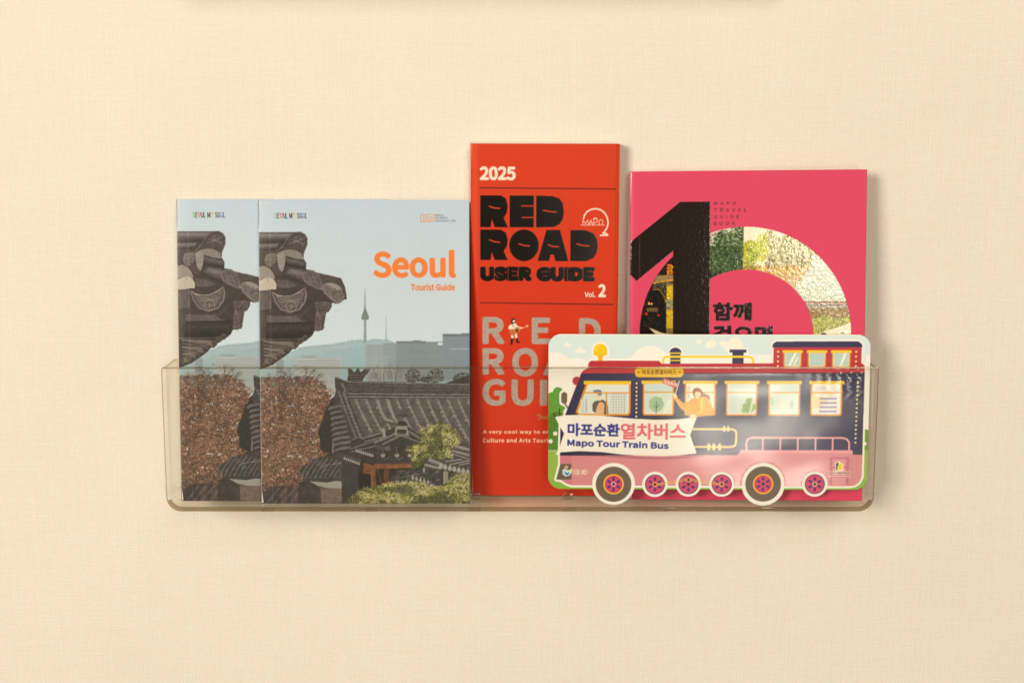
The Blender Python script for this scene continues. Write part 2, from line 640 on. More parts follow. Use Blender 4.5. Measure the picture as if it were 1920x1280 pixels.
# ------------------------------------------------------------------ artwork: the grey tourist guide
def art_seoul():
    A = Art(488, 373, 881, 943, 2.4, (200, 206, 209), 11)
    rng = A.rng
    X0, Y0 = 488, 373
    # sky: bluish above, greener and paler below
    yy = np.linspace(0, 1, A.H)[:, None, None]
    top = np.array([193, 206, 208.0]); mid = np.array([200, 209, 205.0]); low = np.array([206, 216, 211.0])
    A.img[:] = np.where(yy < 0.25, top + (mid - top) * yy / 0.25, mid + (low - mid) * np.clip((yy - 0.25) / 0.3, 0, 1))
    A.img *= 1 + 0.012 * fbm(A.H, A.W, 90, rng, 2)[..., None]
    # hills
    hill = [(488, 668), (530, 668), (548, 655), (569, 648), (597, 645), (620, 643), (644, 639), (658, 636), (674, 634), (690, 636), (703, 633), (728, 634), (738, 639), (760, 645), (881, 645), (881, 740), (488, 740)]
    A.poly(hill, (160, 180, 176))
    A.poly([(x, y + 12 if y < 700 else y) for x, y in hill], (146, 172, 170), 0.6)
    for i in range(420):
        x = rng.uniform(560, 742)
        yb = np.interp(x, [p[0] for p in hill[:14]], [p[1] for p in hill[:14]])
        A.stroke([(x, yb + 3), (x + rng.uniform(-1, 1), yb - rng.uniform(0, 2.4))], 0.6, (150, 170, 164), 0.7)
    for i in range(1500):
        x = rng.uniform(520, 760); y = rng.uniform(640, 700)
        yb = np.interp(x, [p[0] for p in hill[:14]], [p[1] for p in hill[:14]])
        if y > yb + 2:
            A.ell(x, y, rng.uniform(0.6, 2), rng.uniform(0.5, 1.2), (134, 160, 158) if rng.random() < 0.6 else (172, 190, 184), 0.3)
    # hill-top tower and mast
    g = (128, 138, 128)
    A.poly([(685.5, 538), (686.3, 538), (687.2, 577), (684.6, 577)], g)
    A.rect(684.8, 556, 687.2, 560, g)
    A.poly([(684.6, 572), (687.2, 572), (689, 580), (692, 586), (693.5, 592), (692, 596), (680, 596), (679, 592), (680.5, 586), (683, 580)], (120, 131, 120))
    A.poly([(683.5, 596), (688.3, 596), (688.6, 640), (683, 640)], (148, 156, 146))
    A.stroke([(686, 600), (686, 636)], 1.2, (132, 142, 132), 0.7)
    A.stroke([(725, 590), (725, 634)], 1.1, (148, 158, 150)); A.stroke([(725, 615), (725, 634)], 1.9, (148, 158, 150))
    # right-hand blocks
    def tower_block(x0, y0, x1, y1, c, cols, rows, dark):
        A.rect(x0, y0, x1, y1, c)
        for k in range(rows):
            y = y0 + 3 + (y1 - y0 - 4) * k / rows
            A.rect(x0 + 1, y, x1 - 1, y + 1.0, dark, 0.55)
        for k in range(cols):
            x = x0 + (x1 - x0) * (k + 0.5) / cols
            A.rect(x - 0.3, y0 + 2, x + 0.3, y1, tuple(v * 1.12 for v in c), 0.6)
    tower_block(686, 642, 720, 712, (150, 158, 152), 6, 5, (142, 150, 146))
    tower_block(720, 640, 744, 712, (140, 150, 148), 6, 8, (124, 134, 134))
    tower_block(744, 637, 832, 712, (130, 139, 136), 30, 24, (112, 120, 119))
    A.rect(744, 636, 800, 640, (118, 126, 122)); A.rect(775, 634.5, 790, 637, (120, 128, 124))
    A.rect(822, 639, 831, 643.5, (205, 212, 208))
    tower_block(831, 625, 881, 712, (128, 138, 138), 22, 26, (110, 120, 121))
    A.rect(831, 622.5, 881, 627, (112, 120, 118)); A.rect(866, 621, 881, 624, (120, 128, 126))
    A.rect(845, 650, 879, 651.2, (185, 195, 192), 0.7)
    for k in range(5):
        x = 686 + k * 9 + (2 if k % 2 else 0)
        A.rect(x, 668 - k, x + 6, 712, (165, 174, 168), 0.25)
    # left-hand blocks
    A.rect(512, 672, 519, 706, (158, 170, 166)); A.rect(519, 672, 534, 712, (140, 150, 146)); A.rect(520, 670, 530, 673, (140, 150, 146))
    A.rect(566, 663.5, 594, 671, (150, 156, 148)); A.rect(556, 668, 640, 735, (172, 176, 166))
    A.rect(594, 667, 632, 672, (165, 168, 158))
    for k in range(14):
        A.rect(557, 673 + k * 4.1, 638, 674.7 + k * 4.1, (134, 140, 134), 0.75)
    for k in range(20):
        A.rect(558 + k * 4, 672, 558.5 + k * 4, 730, (185, 188, 178), 0.3)
    A.rect(639, 690, 690, 730, (150, 175, 172))
    # bare trees behind the ridge
    for i in range(360):
        x = rng.uniform(686, 792); y = 712 - rng.uniform(0, 6)
        h = rng.uniform(10, 30) * (1 - 0.3 * abs(x - 725) / 60); dx = rng.uniform(-7, 7)
        c = [(96, 96, 88), (128, 124, 112), (165, 160, 148)][rng.integers(3)]
        A.stroke([(x, y), (x + dx * 0.4, y - h * 0.5), (x + dx, y - h)], rng.uniform(0.4, 0.9), c, 0.55)
    for cx, cy, rx, ry in ((775, 702, 14, 16), (818, 702, 16, 13), (868, 706, 18, 10), (800, 708, 12, 5)):
        for i in range(240):
            a = rng.uniform(0, 2 * PI); r = math.sqrt(rng.random())
            A.ell(cx + rx * r * math.cos(a), cy + ry * r * math.sin(a), rng.uniform(0.5, 1.8), rng.uniform(0.5, 1.5), [(72, 74, 66), (92, 92, 80), (58, 60, 54), (120, 118, 104)][rng.integers(4)], 0.8)
    # ---- autumn tree
    A.T(3.764, 480, 640)
    crown = [(30, 250), (90, 215), (170, 205), (230, 180), (280, 150), (310, 160), (400, 200), (470, 280), (560, 330), (520, 430), (470, 560), (430, 640), (540, 770), (460, 820), (370, 850), (330, 960), (300, 1040), (200, 1010), (110, 1020), (30, 1060)]
    A.poly([(500, 420), (560, 370), (620, 360), (620, 900), (430, 900), (430, 640)], (56, 50, 46))
    A.poly([(450, 560), (520, 430), (560, 380), (600, 420), (600, 800), (540, 790), (430, 660)], (52, 47, 43))
    for i in range(4600):
        u_ = rng.uniform(0, 1); x = rng.uniform(20, 545); y = 240 + 830 * u_
        lim = np.interp(y, [240, 300, 380, 450, 600, 680, 760, 860, 960, 1070], [400, 480, 520, 490, 440, 430, 520, 360, 325, 230])
        if x < lim + rng.normal(0, 8): A.ell(x, y, rng.uniform(6, 16), rng.uniform(5, 12), [(94, 72, 58), (116, 86, 66), (78, 60, 50)][rng.integers(3)], 0.45 if y < 330 else 0.9)
    A.poly([(30, 1000), (330, 900), (480, 820), (700, 900), (720, 1140), (30, 1140)], (74, 66, 60))
    cq = np.array(crown, float)

    def in_poly(P, q):
        ins = np.zeros(len(P), bool)
        for i in range(len(q)):
            xa, ya = q[i]; xb, yb = q[(i + 1) % len(q)]
            if ya == yb: continue
            ins ^= ((ya > P[:, 1]) != (yb > P[:, 1])) & (P[:, 0] < (xb - xa) * (P[:, 1] - ya) / (yb - ya) + xa)
        return ins
    pal = np.array([(172, 122, 88), (200, 152, 114), (142, 96, 68), (108, 76, 58), (218, 182, 146), (126, 88, 66), (82, 62, 50)])
    # thin branches first
    def branch(x, y, a, L, w, depth):
        x2 = x + L * math.cos(a); y2 = y - L * math.sin(a)
        A.stroke([(x, y), ((x + x2) / 2 + rng.uniform(-6, 6), (y + y2) / 2), (x2, y2)], w, (84, 66, 56), 0.85)
        if depth > 0:
            for _ in range(3):
                branch(x2, y2, a + rng.uniform(-0.75, 0.75), L * rng.uniform(0.6, 0.85), w * 0.62, depth - 1)
    P = np.stack([rng.uniform(30, 560, 16000), rng.uniform(150, 1060, 16000)], 1)
    P = P[in_poly(P, cq)]
    noise = fbm(300, 160, 22, rng, 3)
    for x, y in P[:8600]:
        t = noise[int((y - 150) / 3.1) % 300, int((x - 30) / 3.5) % 160]
        dens = np.clip((y - 170) / 200, 0.15, 1) if x > 60 else 1
        if rng.random() > dens: continue
        if t < -0.12 and rng.random() < 0.6: c = pal[[3, 6, 5][rng.integers(3)]]
        else: c = pal[rng.choice(7, p=[.28, .16, .20, .13, .04, .13, .06])]
        A.ell(x, y, rng.uniform(1.6, 4.6), rng.uniform(1.4, 3.8), c * (1 + rng.uniform(-.08, .08)), 0.9)
    branch(330, 640, R(118), 130, 11, 4)
    branch(300, 470, R(85), 110, 8, 4)
    branch(160, 560, R(70), 120, 6, 3)
    for x, y in P[8600:11000]:
        if y < 260: continue
        c = pal[rng.choice(7, p=[.34, .24, .18, .08, .07, .07, .02])]
        A.ell(x, y, rng.uniform(1.4, 3.6), rng.uniform(1.2, 3.0), c, 0.85)
    # ---- lower left: dark roofs, brick wall, pale band
    for i in range(9):
        A.stroke([(40 + i * 28, 1140), (130 + i * 28, 1030)], 7, (112, 106, 98) if i % 2 else (60, 54, 50), 0.7)
    for x0 in (170, 245):
        for i in range(10):
            A.stroke([(x0, 1050 + i * 11), (x0 + 42, 1030 + i * 11)], 3, (160, 122, 96), 0.7)
    A.poly([(300, 905), (350, 860), (420, 815), (520, 800), (600, 770), (720, 850), (740, 900), (712, 985), (560, 990), (380, 985)], (70, 66, 62))
    for i in range(11):
        x = 330 + i * 34
        A.stroke([(x + 70, 812 + i * 3), (x + 10, 900), (x - 20, 960 - i * 1.2)], 13, (104, 98, 90), 0.8)
        A.stroke([(x + 60, 812 + i * 3), (x, 900), (x - 30, 960)], 3, (44, 40, 38), 0.8)
    for i in range(60):
        x = rng.uniform(350, 680); y = rng.uniform(830, 960)
        A.stroke([(x, y), (x + rng.uniform(10, 40), y - rng.uniform(-4, 16))], rng.uniform(2, 6), (128, 122, 112), 0.5)
    A.stroke([(470, 870), (640, 845), (700, 830)], 5, (140, 134, 124), 0.8)
    A.poly([(375, 980), (440, 985), (500, 990), (560, 978), (640, 985), (715, 990), (715, 1032), (600, 1034), (500, 1030), (430, 1012)], (150, 144, 130))
    A.poly([(440, 1020), (500, 1032), (715, 1034), (720, 1145), (440, 1145)], (112, 94, 80))
    for r_ in range(7):
        y = 1046 + r_ * 16
        A.stroke([(455, y - 4), (715, y)], 2.0, (160, 142, 122), 0.85)
        for k in range(13):
            x = 462 + k * 22 + (11 if r_ % 2 else 0)
            A.stroke([(x, y), (x, y + 15)], 2.0, (160, 142, 122), 0.8)
    A.poly([(300, 985), (375, 985), (450, 1030), (455, 1145), (290, 1145)], (66, 58, 52))
    for i in range(40):
        x = rng.uniform(300, 445)
        A.stroke([(x, rng.uniform(1010, 1140)), (x + 30, rng.uniform(1010, 1140))], 1.6, (104, 92, 80), 0.4)
    # ---- the big tiled roof
    A.T()
    A.poly([(640, 780), (881, 700), (881, 943), (640, 943)], (66, 61, 56))
    A.T(4.74, 600, 680)
    A.poly([(135, 112), (160, 120), (230, 145), (400, 150), (1335, 172), (1335, 780), (900, 700), (860, 900), (330, 900), (200, 870), (110, 800), (20, 700), (5, 560), (55, 390), (120, 320), (145, 230)], (74, 69, 64))
    A.poly([(0, 560), (60, 380), (130, 320), (110, 480), (105, 800), (0, 760)], (50, 46, 43))
    # flat field of the roof between the tube rows
    A.poly([(260, 300), (1335, 300), (1335, 700), (900, 640), (560, 600), (380, 660)], (96, 91, 84))
    for r_ in range(15):
        y = 335 + r_ * 24
        x0_ = 290 + r_ * 9
        pts = [(x, y + 9 * abs(math.sin((x - 0.45 * y) / 92 * PI)) + (x - 300) * 0.012) for x in range(int(x0_), 1340, 9)]
        A.stroke([(a_, b_ + 4) for a_, b_ in pts], 3, (128, 122, 112), 0.5)
        A.stroke(pts, 3.4, (58, 53, 49), 0.7)
    for i in range(13):
        xt = 318 + i * 91
        pts = [(xt + 0.0003 * t * t + t * 0.40, 318 + t) for t in range(0, 400, 20)]
        if i < 3: pts = pts[:15 + i]
        A.stroke([(a_ - 13, b_) for a_, b_ in pts], 8, (40, 37, 34), 0.85)
        A.stroke(pts, 36, (104, 97, 88))
        A.stroke([(a_ + 3, b_ - 2) for a_, b_ in pts], 24, (122, 114, 103), 0.85)
        A.stroke([(a_ + 5, b_ - 2) for a_, b_ in pts], 10, (160, 152, 137), 0.6)
        for k in range(0, len(pts) - 1, 2):
            a_, b_ = pts[k]
            A.stroke([(a_ - 13, b_ + 6), (a_ + 13, b_ + 2)], 3, (52, 48, 44), 0.9)
            if rng.random() < 0.5:
                A.ell(a_ + rng.uniform(-6, 8), b_ + rng.uniform(8, 30), rng.uniform(4, 10), rng.uniform(6, 14), (170, 164, 146) if rng.random() < 0.6 else (84, 78, 72), 0.45)
    # ridge: stacked courses
    A.poly([(230, 145), (400, 148), (1335, 172), (1335, 300), (250, 296), (215, 220)], (76, 70, 64))
    for k, (dy, w, c, al) in enumerate([(8, 12, (124, 117, 106), 1), (20, 4, (40, 37, 34), 1), (32, 7, (116, 109, 99), .9), (42, 3, (46, 42, 38), 1), (52, 6, (104, 98, 89), .9), (60, 3, (46, 42, 38), 1),
                                        (70, 6, (112, 105, 95), .9), (79, 3, (44, 40, 37), 1), (88, 6, (98, 92, 84), .9), (97, 4, (42, 38, 35), 1), (112, 13, (118, 111, 101), 1), (126, 5, (38, 35, 32), 1), (140, 15, (126, 119, 108), .9), (152, 5, (38, 35, 32), 1)]):
        pts = [(235 + j * 55, 148 + dy + 0.022 * (j * 55) * (1 - dy / 190) + rng.uniform(-1.5, 1.5)) for j in range(21)]
        A.stroke(pts, w, c, al)
        if w > 5:
            for j in range(46):
                x = 240 + j * 24 + rng.uniform(-5, 5)
                y = 148 + dy + 0.022 * (x - 235) * (1 - dy / 190)
                A.stroke([(x, y - w / 2), (x + rng.uniform(-2, 2), y + w / 2)], 2, (48, 44, 40), 0.7)
                if rng.random() < .35: A.stroke([(x, y), (x + 16, y)], w * 0.55, (152, 145, 132), 0.5)
    # left end of ridge and hip
    A.poly([(135, 110), (180, 122), (245, 150), (250, 190), (215, 235), (235, 300), (160, 260), (140, 210)], (70, 64, 58))
    A.stroke([(140, 118), (240, 150)], 9, (118, 110, 100)); A.stroke([(200, 170), (235, 250)], 22, (112, 104, 94)); A.stroke([(150, 220), (225, 290)], 9, (96, 88, 80))
    A.stroke([(175, 250), (215, 370), (265, 500), (320, 650)], 26, (108, 101, 92)); A.stroke([(215, 250), (262, 390), (310, 520), (368, 660)], 24, (120, 112, 102))
    A.stroke([(196, 260), (238, 380), (288, 510), (342, 655)], 6, (40, 37, 34)); A.stroke([(240, 260), (290, 400), (340, 520), (392, 655)], 6, (46, 42, 38))
    for k in range(13):
        t = k / 12
        A.stroke([(170 + t * 148, 262 + t * 380), (240 + t * 135, 250 + t * 390)], 3.5, (52, 48, 43), 0.85)
    for k in range(9):
        y = 372 + k * 46; x1_ = 205 + k * 13
        A.stroke([(70 + k * 7, y + 34), (110 + k * 8, y + 8), (x1_ - 20, y)], 25, (96, 90, 82))
        A.stroke([(82 + k * 7, y + 26), (x1_ - 30, y - 5)], 8, (132, 125, 114), 0.7)
        A.stroke([(74 + k * 6, y + 52), (x1_ - 20, y + 18)], 6, (36, 33, 31), 0.9)
    A.poly([(5, 560), (55, 390), (95, 420), (100, 600), (112, 780), (40, 740)], (56, 50, 46), 0.85)
    A.stroke([(115, 700), (112, 790)], 8, (150, 142, 130))
    A.poly([(300, 655), (395, 655), (400, 690), (300, 720), (250, 740)], (66, 60, 55)); A.stroke([(290, 670), (345, 650), (385, 668)], 9, (118, 110, 100))
    # ornament on the ridge end
    A.poly([(255, 25), (290, 45), (310, 70), (345, 25), (365, 70), (400, 40), (450, 42), (430, 75), (405, 100), (380, 150), (300, 155), (245, 140), (255, 90)], (78, 68, 60))
    for k in range(5):
        A.stroke([(258 + k * 6, 95 + k * 11), (400 - k * 6, 92 + k * 12)], 5, (120, 108, 96) if k % 2 == 0 else (52, 46, 42), 0.85)
    A.stroke([(262, 36), (300, 66)], 5, (112, 100, 88)); A.stroke([(410, 50), (440, 50)], 5, (112, 100, 88))
    # small gable in front
    A.poly([(200, 800), (330, 690), (500, 640), (660, 560), (790, 560), (900, 640), (860, 860), (700, 880), (480, 880), (330, 850)], (64, 59, 54))
    for a_, b_, w in (((570, 500), (690, 520), 24), ((390, 660), (560, 610), 18), ((400, 690), (590, 640), 15), ((260, 760), (560, 660), 12), ((280, 780), (500, 730), 12), ((490, 700), (600, 655), 24), ((600, 655), (700, 600), 20), ((560, 715), (730, 630), 20), ((790, 600), (890, 660), 24), ((740, 640), (890, 700), 17)):
        A.stroke([a_, b_], w, (106, 99, 90)); A.stroke([(a_[0], a_[1] - w * 0.25), (b_[0], b_[1] - w * 0.25)], w * 0.3, (142, 134, 122), 0.8)
        A.stroke([(a_[0], a_[1] + w * 0.65), (b_[0], b_[1] + w * 0.65)], 4, (36, 33, 30), 0.85)
    A.stroke([(520, 330), (550, 430), (590, 490), (640, 505)], 24, (136, 130, 114)); A.stroke([(610, 330), (640, 420), (662, 480)], 24, (140, 132, 118))
    A.ell(740, 430, 46, 34, (90, 84, 77)); A.ell(740, 455, 52, 18, (74, 69, 64))
    A.poly([(555, 570), (570, 565), (584, 600), (582, 650), (560, 645)], (150, 143, 130))
    A.poly([(680, 545), (700, 510), (730, 500), (765, 515), (782, 545)], (50, 46, 42)); A.stroke([(680, 545), (700, 508), (730, 500), (765, 513), (785, 545)], 8, (96, 89, 80))
    A.poly([(670, 560), (775, 545), (792, 635), (665, 640)], (140, 132, 118)); A.rect(683, 582, 768, 620, (58, 54, 49)); A.rect(683, 608, 768, 622, (92, 86, 78))
    A.stroke([(660, 640), (720, 625), (795, 640)], 8, (110, 103, 94))
    for cx in (570, 690, 805):
        A.ell(cx + 8, 795, 44, 42, (58, 53, 48)); A.stroke([(cx - 34, 800), (cx - 16, 836), (cx + 14, 846), (cx + 44, 830)], 8, (98, 91, 82))
    for cx in (560, 685, 800):
        A.ell(cx, 812, 20, 17, (148, 140, 126)); A.stroke([(cx - 6, 740), (cx - 2, 800)], 16, (100, 93, 84), 0.8)
    A.ell(600, 750, 30, 22, (112, 104, 94), 0.7); A.ell(520, 742, 22, 24, (88, 82, 74))
    for k in range(8):
        x = 322 + k * 20; y = 770 + k * 6
        A.stroke([(x, y - 20), (x + 8, y)], 8, (96, 90, 82)); A.poly([(x - 8, y + 6), (x + 3, y - 16), (x + 14, y + 4), (x + 6, y + 18)], (158, 151, 138))
    for k in range(8):
        x = 212 + k * 19; y = 836 + k * 7
        A.stroke([(x + 12, y - 30), (x + 6, y)], 8, (98, 91, 82)); A.poly([(x - 8, y + 6), (x + 3, y - 14), (x + 13, y + 4), (x + 6, y + 18)], (152, 145, 132))
    # gate timber
    A.poly([(360, 860), (480, 885), (840, 890), (830, 940), (620, 1080), (370, 1110), (340, 960)], (52, 42, 34))
    A.poly([(385, 880), (450, 890), (450, 980), (380, 975)], (126, 80, 50)); A.poly([(482, 888), (830, 886), (828, 925), (488, 933)], (146, 92, 58)); A.stroke([(484, 892), (828, 890)], 8, (120, 72, 42))
    A.poly([(448, 900), (492, 905), (492, 1115), (452, 1120)], (124, 80, 52)); A.stroke([(462, 910), (462, 1110)], 6, (160, 108, 72)); A.poly([(565, 935), (612, 935), (612, 1075), (565, 1085)], (102, 64, 42)); A.stroke([(510, 940), (550, 1080)], 14, (92, 60, 40))
    A.rect(340, 980, 440, 1100, (40, 34, 30))
    A.poly([(680, 950), (900, 930), (1335, 990), (1335, 1100), (660, 1080), (620, 1020)], (66, 62, 58))
    for i in range(110):
        x = rng.uniform(660, 1040); y = rng.uniform(950, 1075)
        A.stroke([(x, y), (x + rng.uniform(14, 50), y + rng.uniform(-16, 8))], rng.uniform(3, 8), [(112, 106, 98), (46, 43, 40), (134, 128, 116)][rng.integers(3)], 0.6)
    # lower right roof with pale tile ends
    A.poly([(1170, 770), (1215, 725), (1335, 720), (1335, 1000), (1100, 940), (920, 930), (930, 880), (980, 845), (1170, 830)], (84, 79, 73))
    for a_, b_, w in (((1215, 735), (1335, 765), 30), ((1185, 775), (1335, 815), 24), ((1180, 800), (1335, 850), 12), ((975, 855), (1090, 900), 34), ((940, 900), (1060, 930), 26), ((1120, 870), (1260, 850), 15), ((1160, 895), (1335, 858), 15), ((1240, 900), (1335, 880), 14)):
        A.stroke([a_, b_], w, (126, 119, 109)); A.stroke([(a_[0], a_[1] - w * .2), (b_[0], b_[1] - w * .2)], w * .35, (158, 151, 139), .7)
        A.stroke([(a_[0], a_[1] + w * .6), (b_[0], b_[1] + w * .6)], 4, (44, 41, 38), .9)
    for k in range(7):
        x = 1072 + k * 40; y = 900 + k * 9
        A.poly([(x - 18, y + 14), (x + 4, y - 24), (x + 22, y + 12), (x + 6, y + 40)], (168, 161, 147)); A.stroke([(x + 4, y - 20), (x + 6, y + 30)], 3, (120, 114, 104), .7)
    for k in range(5):
        x = 822 + k * 34; y = 1005 + k * 10
        A.poly([(x - 12, y + 14), (x, y - 20), (x + 16, y + 10), (x + 6, y + 34)], (150, 144, 130))
    A.poly([(918, 925), (930, 920), (934, 965), (915, 962)], (158, 151, 138)); A.poly([(1170, 800), (1184, 795), (1186, 845), (1168, 842)], (158, 151, 138))
    A.rect(1098, 955, 1140, 1075, (140, 128, 108)); A.stroke([(1104, 960), (1104, 1070)], 5, (180, 168, 146))

    def leafy(poly, n, pals, L, ang=None, dark=None):
        q = np.array(poly, float)
        if dark is not None:
            A.poly(poly, dark, 0.85)
        P = np.stack([rng.uniform(q[:, 0].min(), q[:, 0].max(), n * 2), rng.uniform(q[:, 1].min(), q[:, 1].max(), n * 2)], 1)
        P = P[in_poly(P, q)][:n]
        nz = fbm(60, 60, 9, rng, 2)
        for x, y in P:
            t = nz[int((y - q[:, 1].min()) / (np.ptp(q[:, 1]) + 1) * 59), int((x - q[:, 0].min()) / (np.ptp(q[:, 0]) + 1) * 59)]
            a = rng.uniform(-0.4, PI + 0.4) if ang is None else rng.normal(ang, 0.6)
            l = L * rng.uniform(0.5, 1.3)
            w_ = np.array([max(0.02, p + s_ * t * 1.3) for p, s_ in pals[1]]); w_ /= w_.sum()
            c = np.array(pals[0][rng.choice(len(pals[0]), p=w_)]) * (1 + rng.uniform(-.08, .08))
            A.stroke([(x, y), (x + l * math.cos(a), y - l * math.sin(a))], rng.uniform(2.2, 5), c, 0.9)
    pl = ([(198, 186, 110), (160, 154, 78), (118, 118, 58), (70, 72, 42), (222, 210, 150), (92, 96, 48)], [(.2, 1), (.22, .6), (.22, -.3), (.16, -1), (.08, .8), (.16, -.6)])
    leafy([(880, 590), (930, 560), (1000, 545), (1060, 500), (1110, 530), (1180, 560), (1240, 620), (1235, 700), (1180, 760), (1160, 840), (1060, 860), (960, 830), (900, 900), (840, 930), (820, 860), (800, 800), (770, 760), (850, 720), (900, 700)], 1500, pl, 26, dark=(84, 86, 50))
    leafy([(225, 1270), (250, 1210), (330, 1160), (380, 1100), (470, 1110), (600, 1070), (640, 1060), (760, 1050), (900, 1060), (1050, 1100), (1130, 1060), (1200, 985), (1335, 975), (1335, 1260)], 3400, pl, 26, dark=(78, 76, 50))
    for i in range(50):
        x = rng.uniform(640, 1000); y = rng.uniform(1060, 1170)
        A.stroke([(x, y), (x + 22, y - 26)], 5, (140, 126, 110), 0.6)
    # ---- the eave at upper left
    A.T(4.573, 480, 420)
    A.poly([(30, 57), (330, 58), (385, 55), (430, 75), (455, 110), (452, 160), (420, 240), (422, 285), (443, 320), (440, 378), (550, 405), (740, 450), (770, 520), (788, 630), (765, 633), (725, 665), (690, 668), (662, 660), (655, 700), (630, 740), (612, 740), (600, 800), (585, 885), (545, 903), (510, 900), (490, 940), (460, 965), (420, 990), (375, 1020), (345, 1058), (320, 1055), (290, 1090), (250, 1120), (220, 1140), (190, 1160), (150, 1190), (110, 1205), (70, 1222), (30, 1235)], (80, 68, 60))
    dk = (70, 58, 51)
    A.poly([(36, 62), (330, 64), (290, 92), (255, 145), (36, 148)], (104, 91, 83)); A.poly([(36, 70), (300, 72), (270, 98), (36, 98)], (122, 108, 98), 0.6)
    A.stroke([(36, 150), (240, 148)], 5, dk)
    A.poly([(36, 158), (205, 152), (185, 195), (36, 205)], (116, 103, 93)); A.stroke([(36, 212), (180, 208)], 5, dk)
    A.poly([(36, 215), (190, 212), (180, 230), (36, 238)], (92, 80, 72))
    A.ruled([(36, 62), (326, 64)], [(36, 148), (250, 146)], [(112, 101, 94), (140, 128, 118), (118, 106, 97), (84, 74, 67), (62, 54, 49)])
    A.ruled([(36, 158), (205, 152)], [(36, 208), (182, 202)], [(96, 86, 79), (136, 124, 113), (110, 98, 90), (72, 63, 57)])
    A.stroke([(60, 64), (48, 150)], 3, dk); A.stroke([(75, 160), (50, 200)], 3, dk); A.stroke([(36, 280), (95, 295)], 5, dk)
    # curled end tile
    A.poly([(190, 232), (230, 190), (270, 130), (310, 82), (350, 60), (395, 55), (432, 75), (455, 112), (452, 165), (418, 245), (370, 215), (310, 205), (250, 215)], (94, 81, 73))
    A.stroke([(190, 230), (232, 188), (272, 128), (312, 82), (352, 60), (395, 57), (432, 77), (453, 112), (450, 165), (420, 240)], 8, (118, 105, 95)); A.stroke([(205, 232), (246, 192), (286, 134), (324, 92), (356, 74), (392, 70), (420, 86), (438, 116), (436, 165), (408, 228)], 4, dk)
    fl = (142, 128, 114)
    for pts in ([(310, 120), (360, 135), (430, 160)], [(300, 155), (345, 140), (400, 120), (430, 105)], [(345, 100), (352, 128), (372, 140)], [(370, 88), (362, 118), (376, 138)], [(398, 90), (392, 118), (380, 138)], [(415, 110), (400, 128)], [(335, 150), (345, 140)], [(395, 150), (415, 165)]):
        A.stroke(pts, 5, fl, 0.9)
    # plaster
    A.poly([(88, 295), (100, 250), (135, 235), (185, 236), (190, 270), (180, 320), (150, 352), (110, 350), (92, 330)], (122, 111, 97))
    A.poly([(188, 240), (248, 216), (266, 262), (258, 340), (236, 400), (212, 370), (196, 310)], (150, 138, 120))
    A.poly([(248, 214), (300, 205), (350, 210), (405, 240), (425, 290), (400, 292), (360, 284), (310, 275), (266, 260)], (138, 127, 112))
    for i in range(260):
        x = rng.uniform(90, 258); y = rng.uniform(235, 385)
        if (x < 186 and y < 345) or (195 < x < 256 and y > 235):
            A.ell(x, y, rng.uniform(1.5, 5), rng.uniform(1.5, 4), [(104, 92, 78), (190, 178, 152), (128, 116, 98)][rng.integers(3)], 0.55)
    A.stroke([(268, 262), (360, 288), (424, 294)], 4, dk)
    A.poly([(266, 268), (424, 298), (443, 325), (440, 378), (300, 362), (258, 345)], (92, 80, 72)); A.poly([(268, 280), (430, 308), (438, 330), (262, 310)], (110, 97, 88), 0.7)
    A.ruled([(270, 272), (424, 300)], [(262, 342), (438, 374)], [(72, 63, 57), (116, 105, 96), (98, 87, 79), (76, 67, 60), (56, 48, 44)])
    A.poly([(150, 350), (190, 320), (215, 372), (235, 402), (225, 430), (190, 420), (160, 385)], (98, 86, 76))
    A.poly([(36, 352), (80, 340), (125, 360), (160, 400), (180, 455), (110, 442), (36, 465)], (148, 136, 118)); A.stroke([(40, 350), (82, 340), (128, 362), (162, 402), (182, 460)], 5, dk)
    A.poly([(36, 470), (110, 442), (158, 452), (188, 498), (185, 545), (150, 548), (36, 558)], (186, 172, 146))
    for i in range(60):
        A.ell(rng.uniform(42, 180), rng.uniform(455, 545), rng.uniform(2, 8), rng.uniform(2, 5), [(170, 156, 130), (212, 200, 172)][rng.integers(2)], 0.4)
    A.stroke([(110, 446), (120, 480)], 3, (120, 106, 90))
    # under-tile and middle tile
    A.poly([(190, 458), (280, 470), (368, 508), (330, 532), (240, 540), (196, 528)], (108, 96, 86)); A.stroke([(196, 530), (250, 540), (330, 532), (366, 510)], 5, dk)
    A.poly([(228, 425), (262, 395), (308, 362), (500, 384), (560, 418), (574, 545), (520, 538), (440, 500), (340, 485)], (98, 86, 78)); A.poly([(262, 400), (312, 368), (480, 386), (430, 410), (300, 420)], (122, 108, 98), 0.8)
    A.ruled([(312, 366), (400, 374), (505, 388)], [(244, 428), (330, 470), (440, 500)], [(84, 75, 69), (130, 118, 108), (122, 110, 101), (92, 81, 74), (64, 55, 50)], 18)
    A.stroke([(308, 362), (262, 395), (235, 440)], 4, (72, 60, 53)); A.stroke([(318, 366), (276, 400), (250, 445)], 3, (72, 60, 53))
    A.poly([(414, 445), (424, 412), (450, 394), (490, 390), (530, 402), (556, 430), (572, 480), (572, 550), (530, 535), (470, 505), (430, 480)], (112, 99, 89))
    A.stroke([(414, 445), (424, 412), (450, 394), (490, 390), (530, 402), (556, 430), (570, 480), (570, 548), (530, 534), (470, 504), (430, 480)], 6, (134, 120, 108), closed=True)
    for pts in ([(455, 440), (530, 490)], [(500, 430), (480, 490)], [(460, 470), (525, 450)]):
        A.stroke(pts, 7, (140, 126, 112), 0.9)
    A.ell(492, 462, 9, 9, (84, 72, 64))
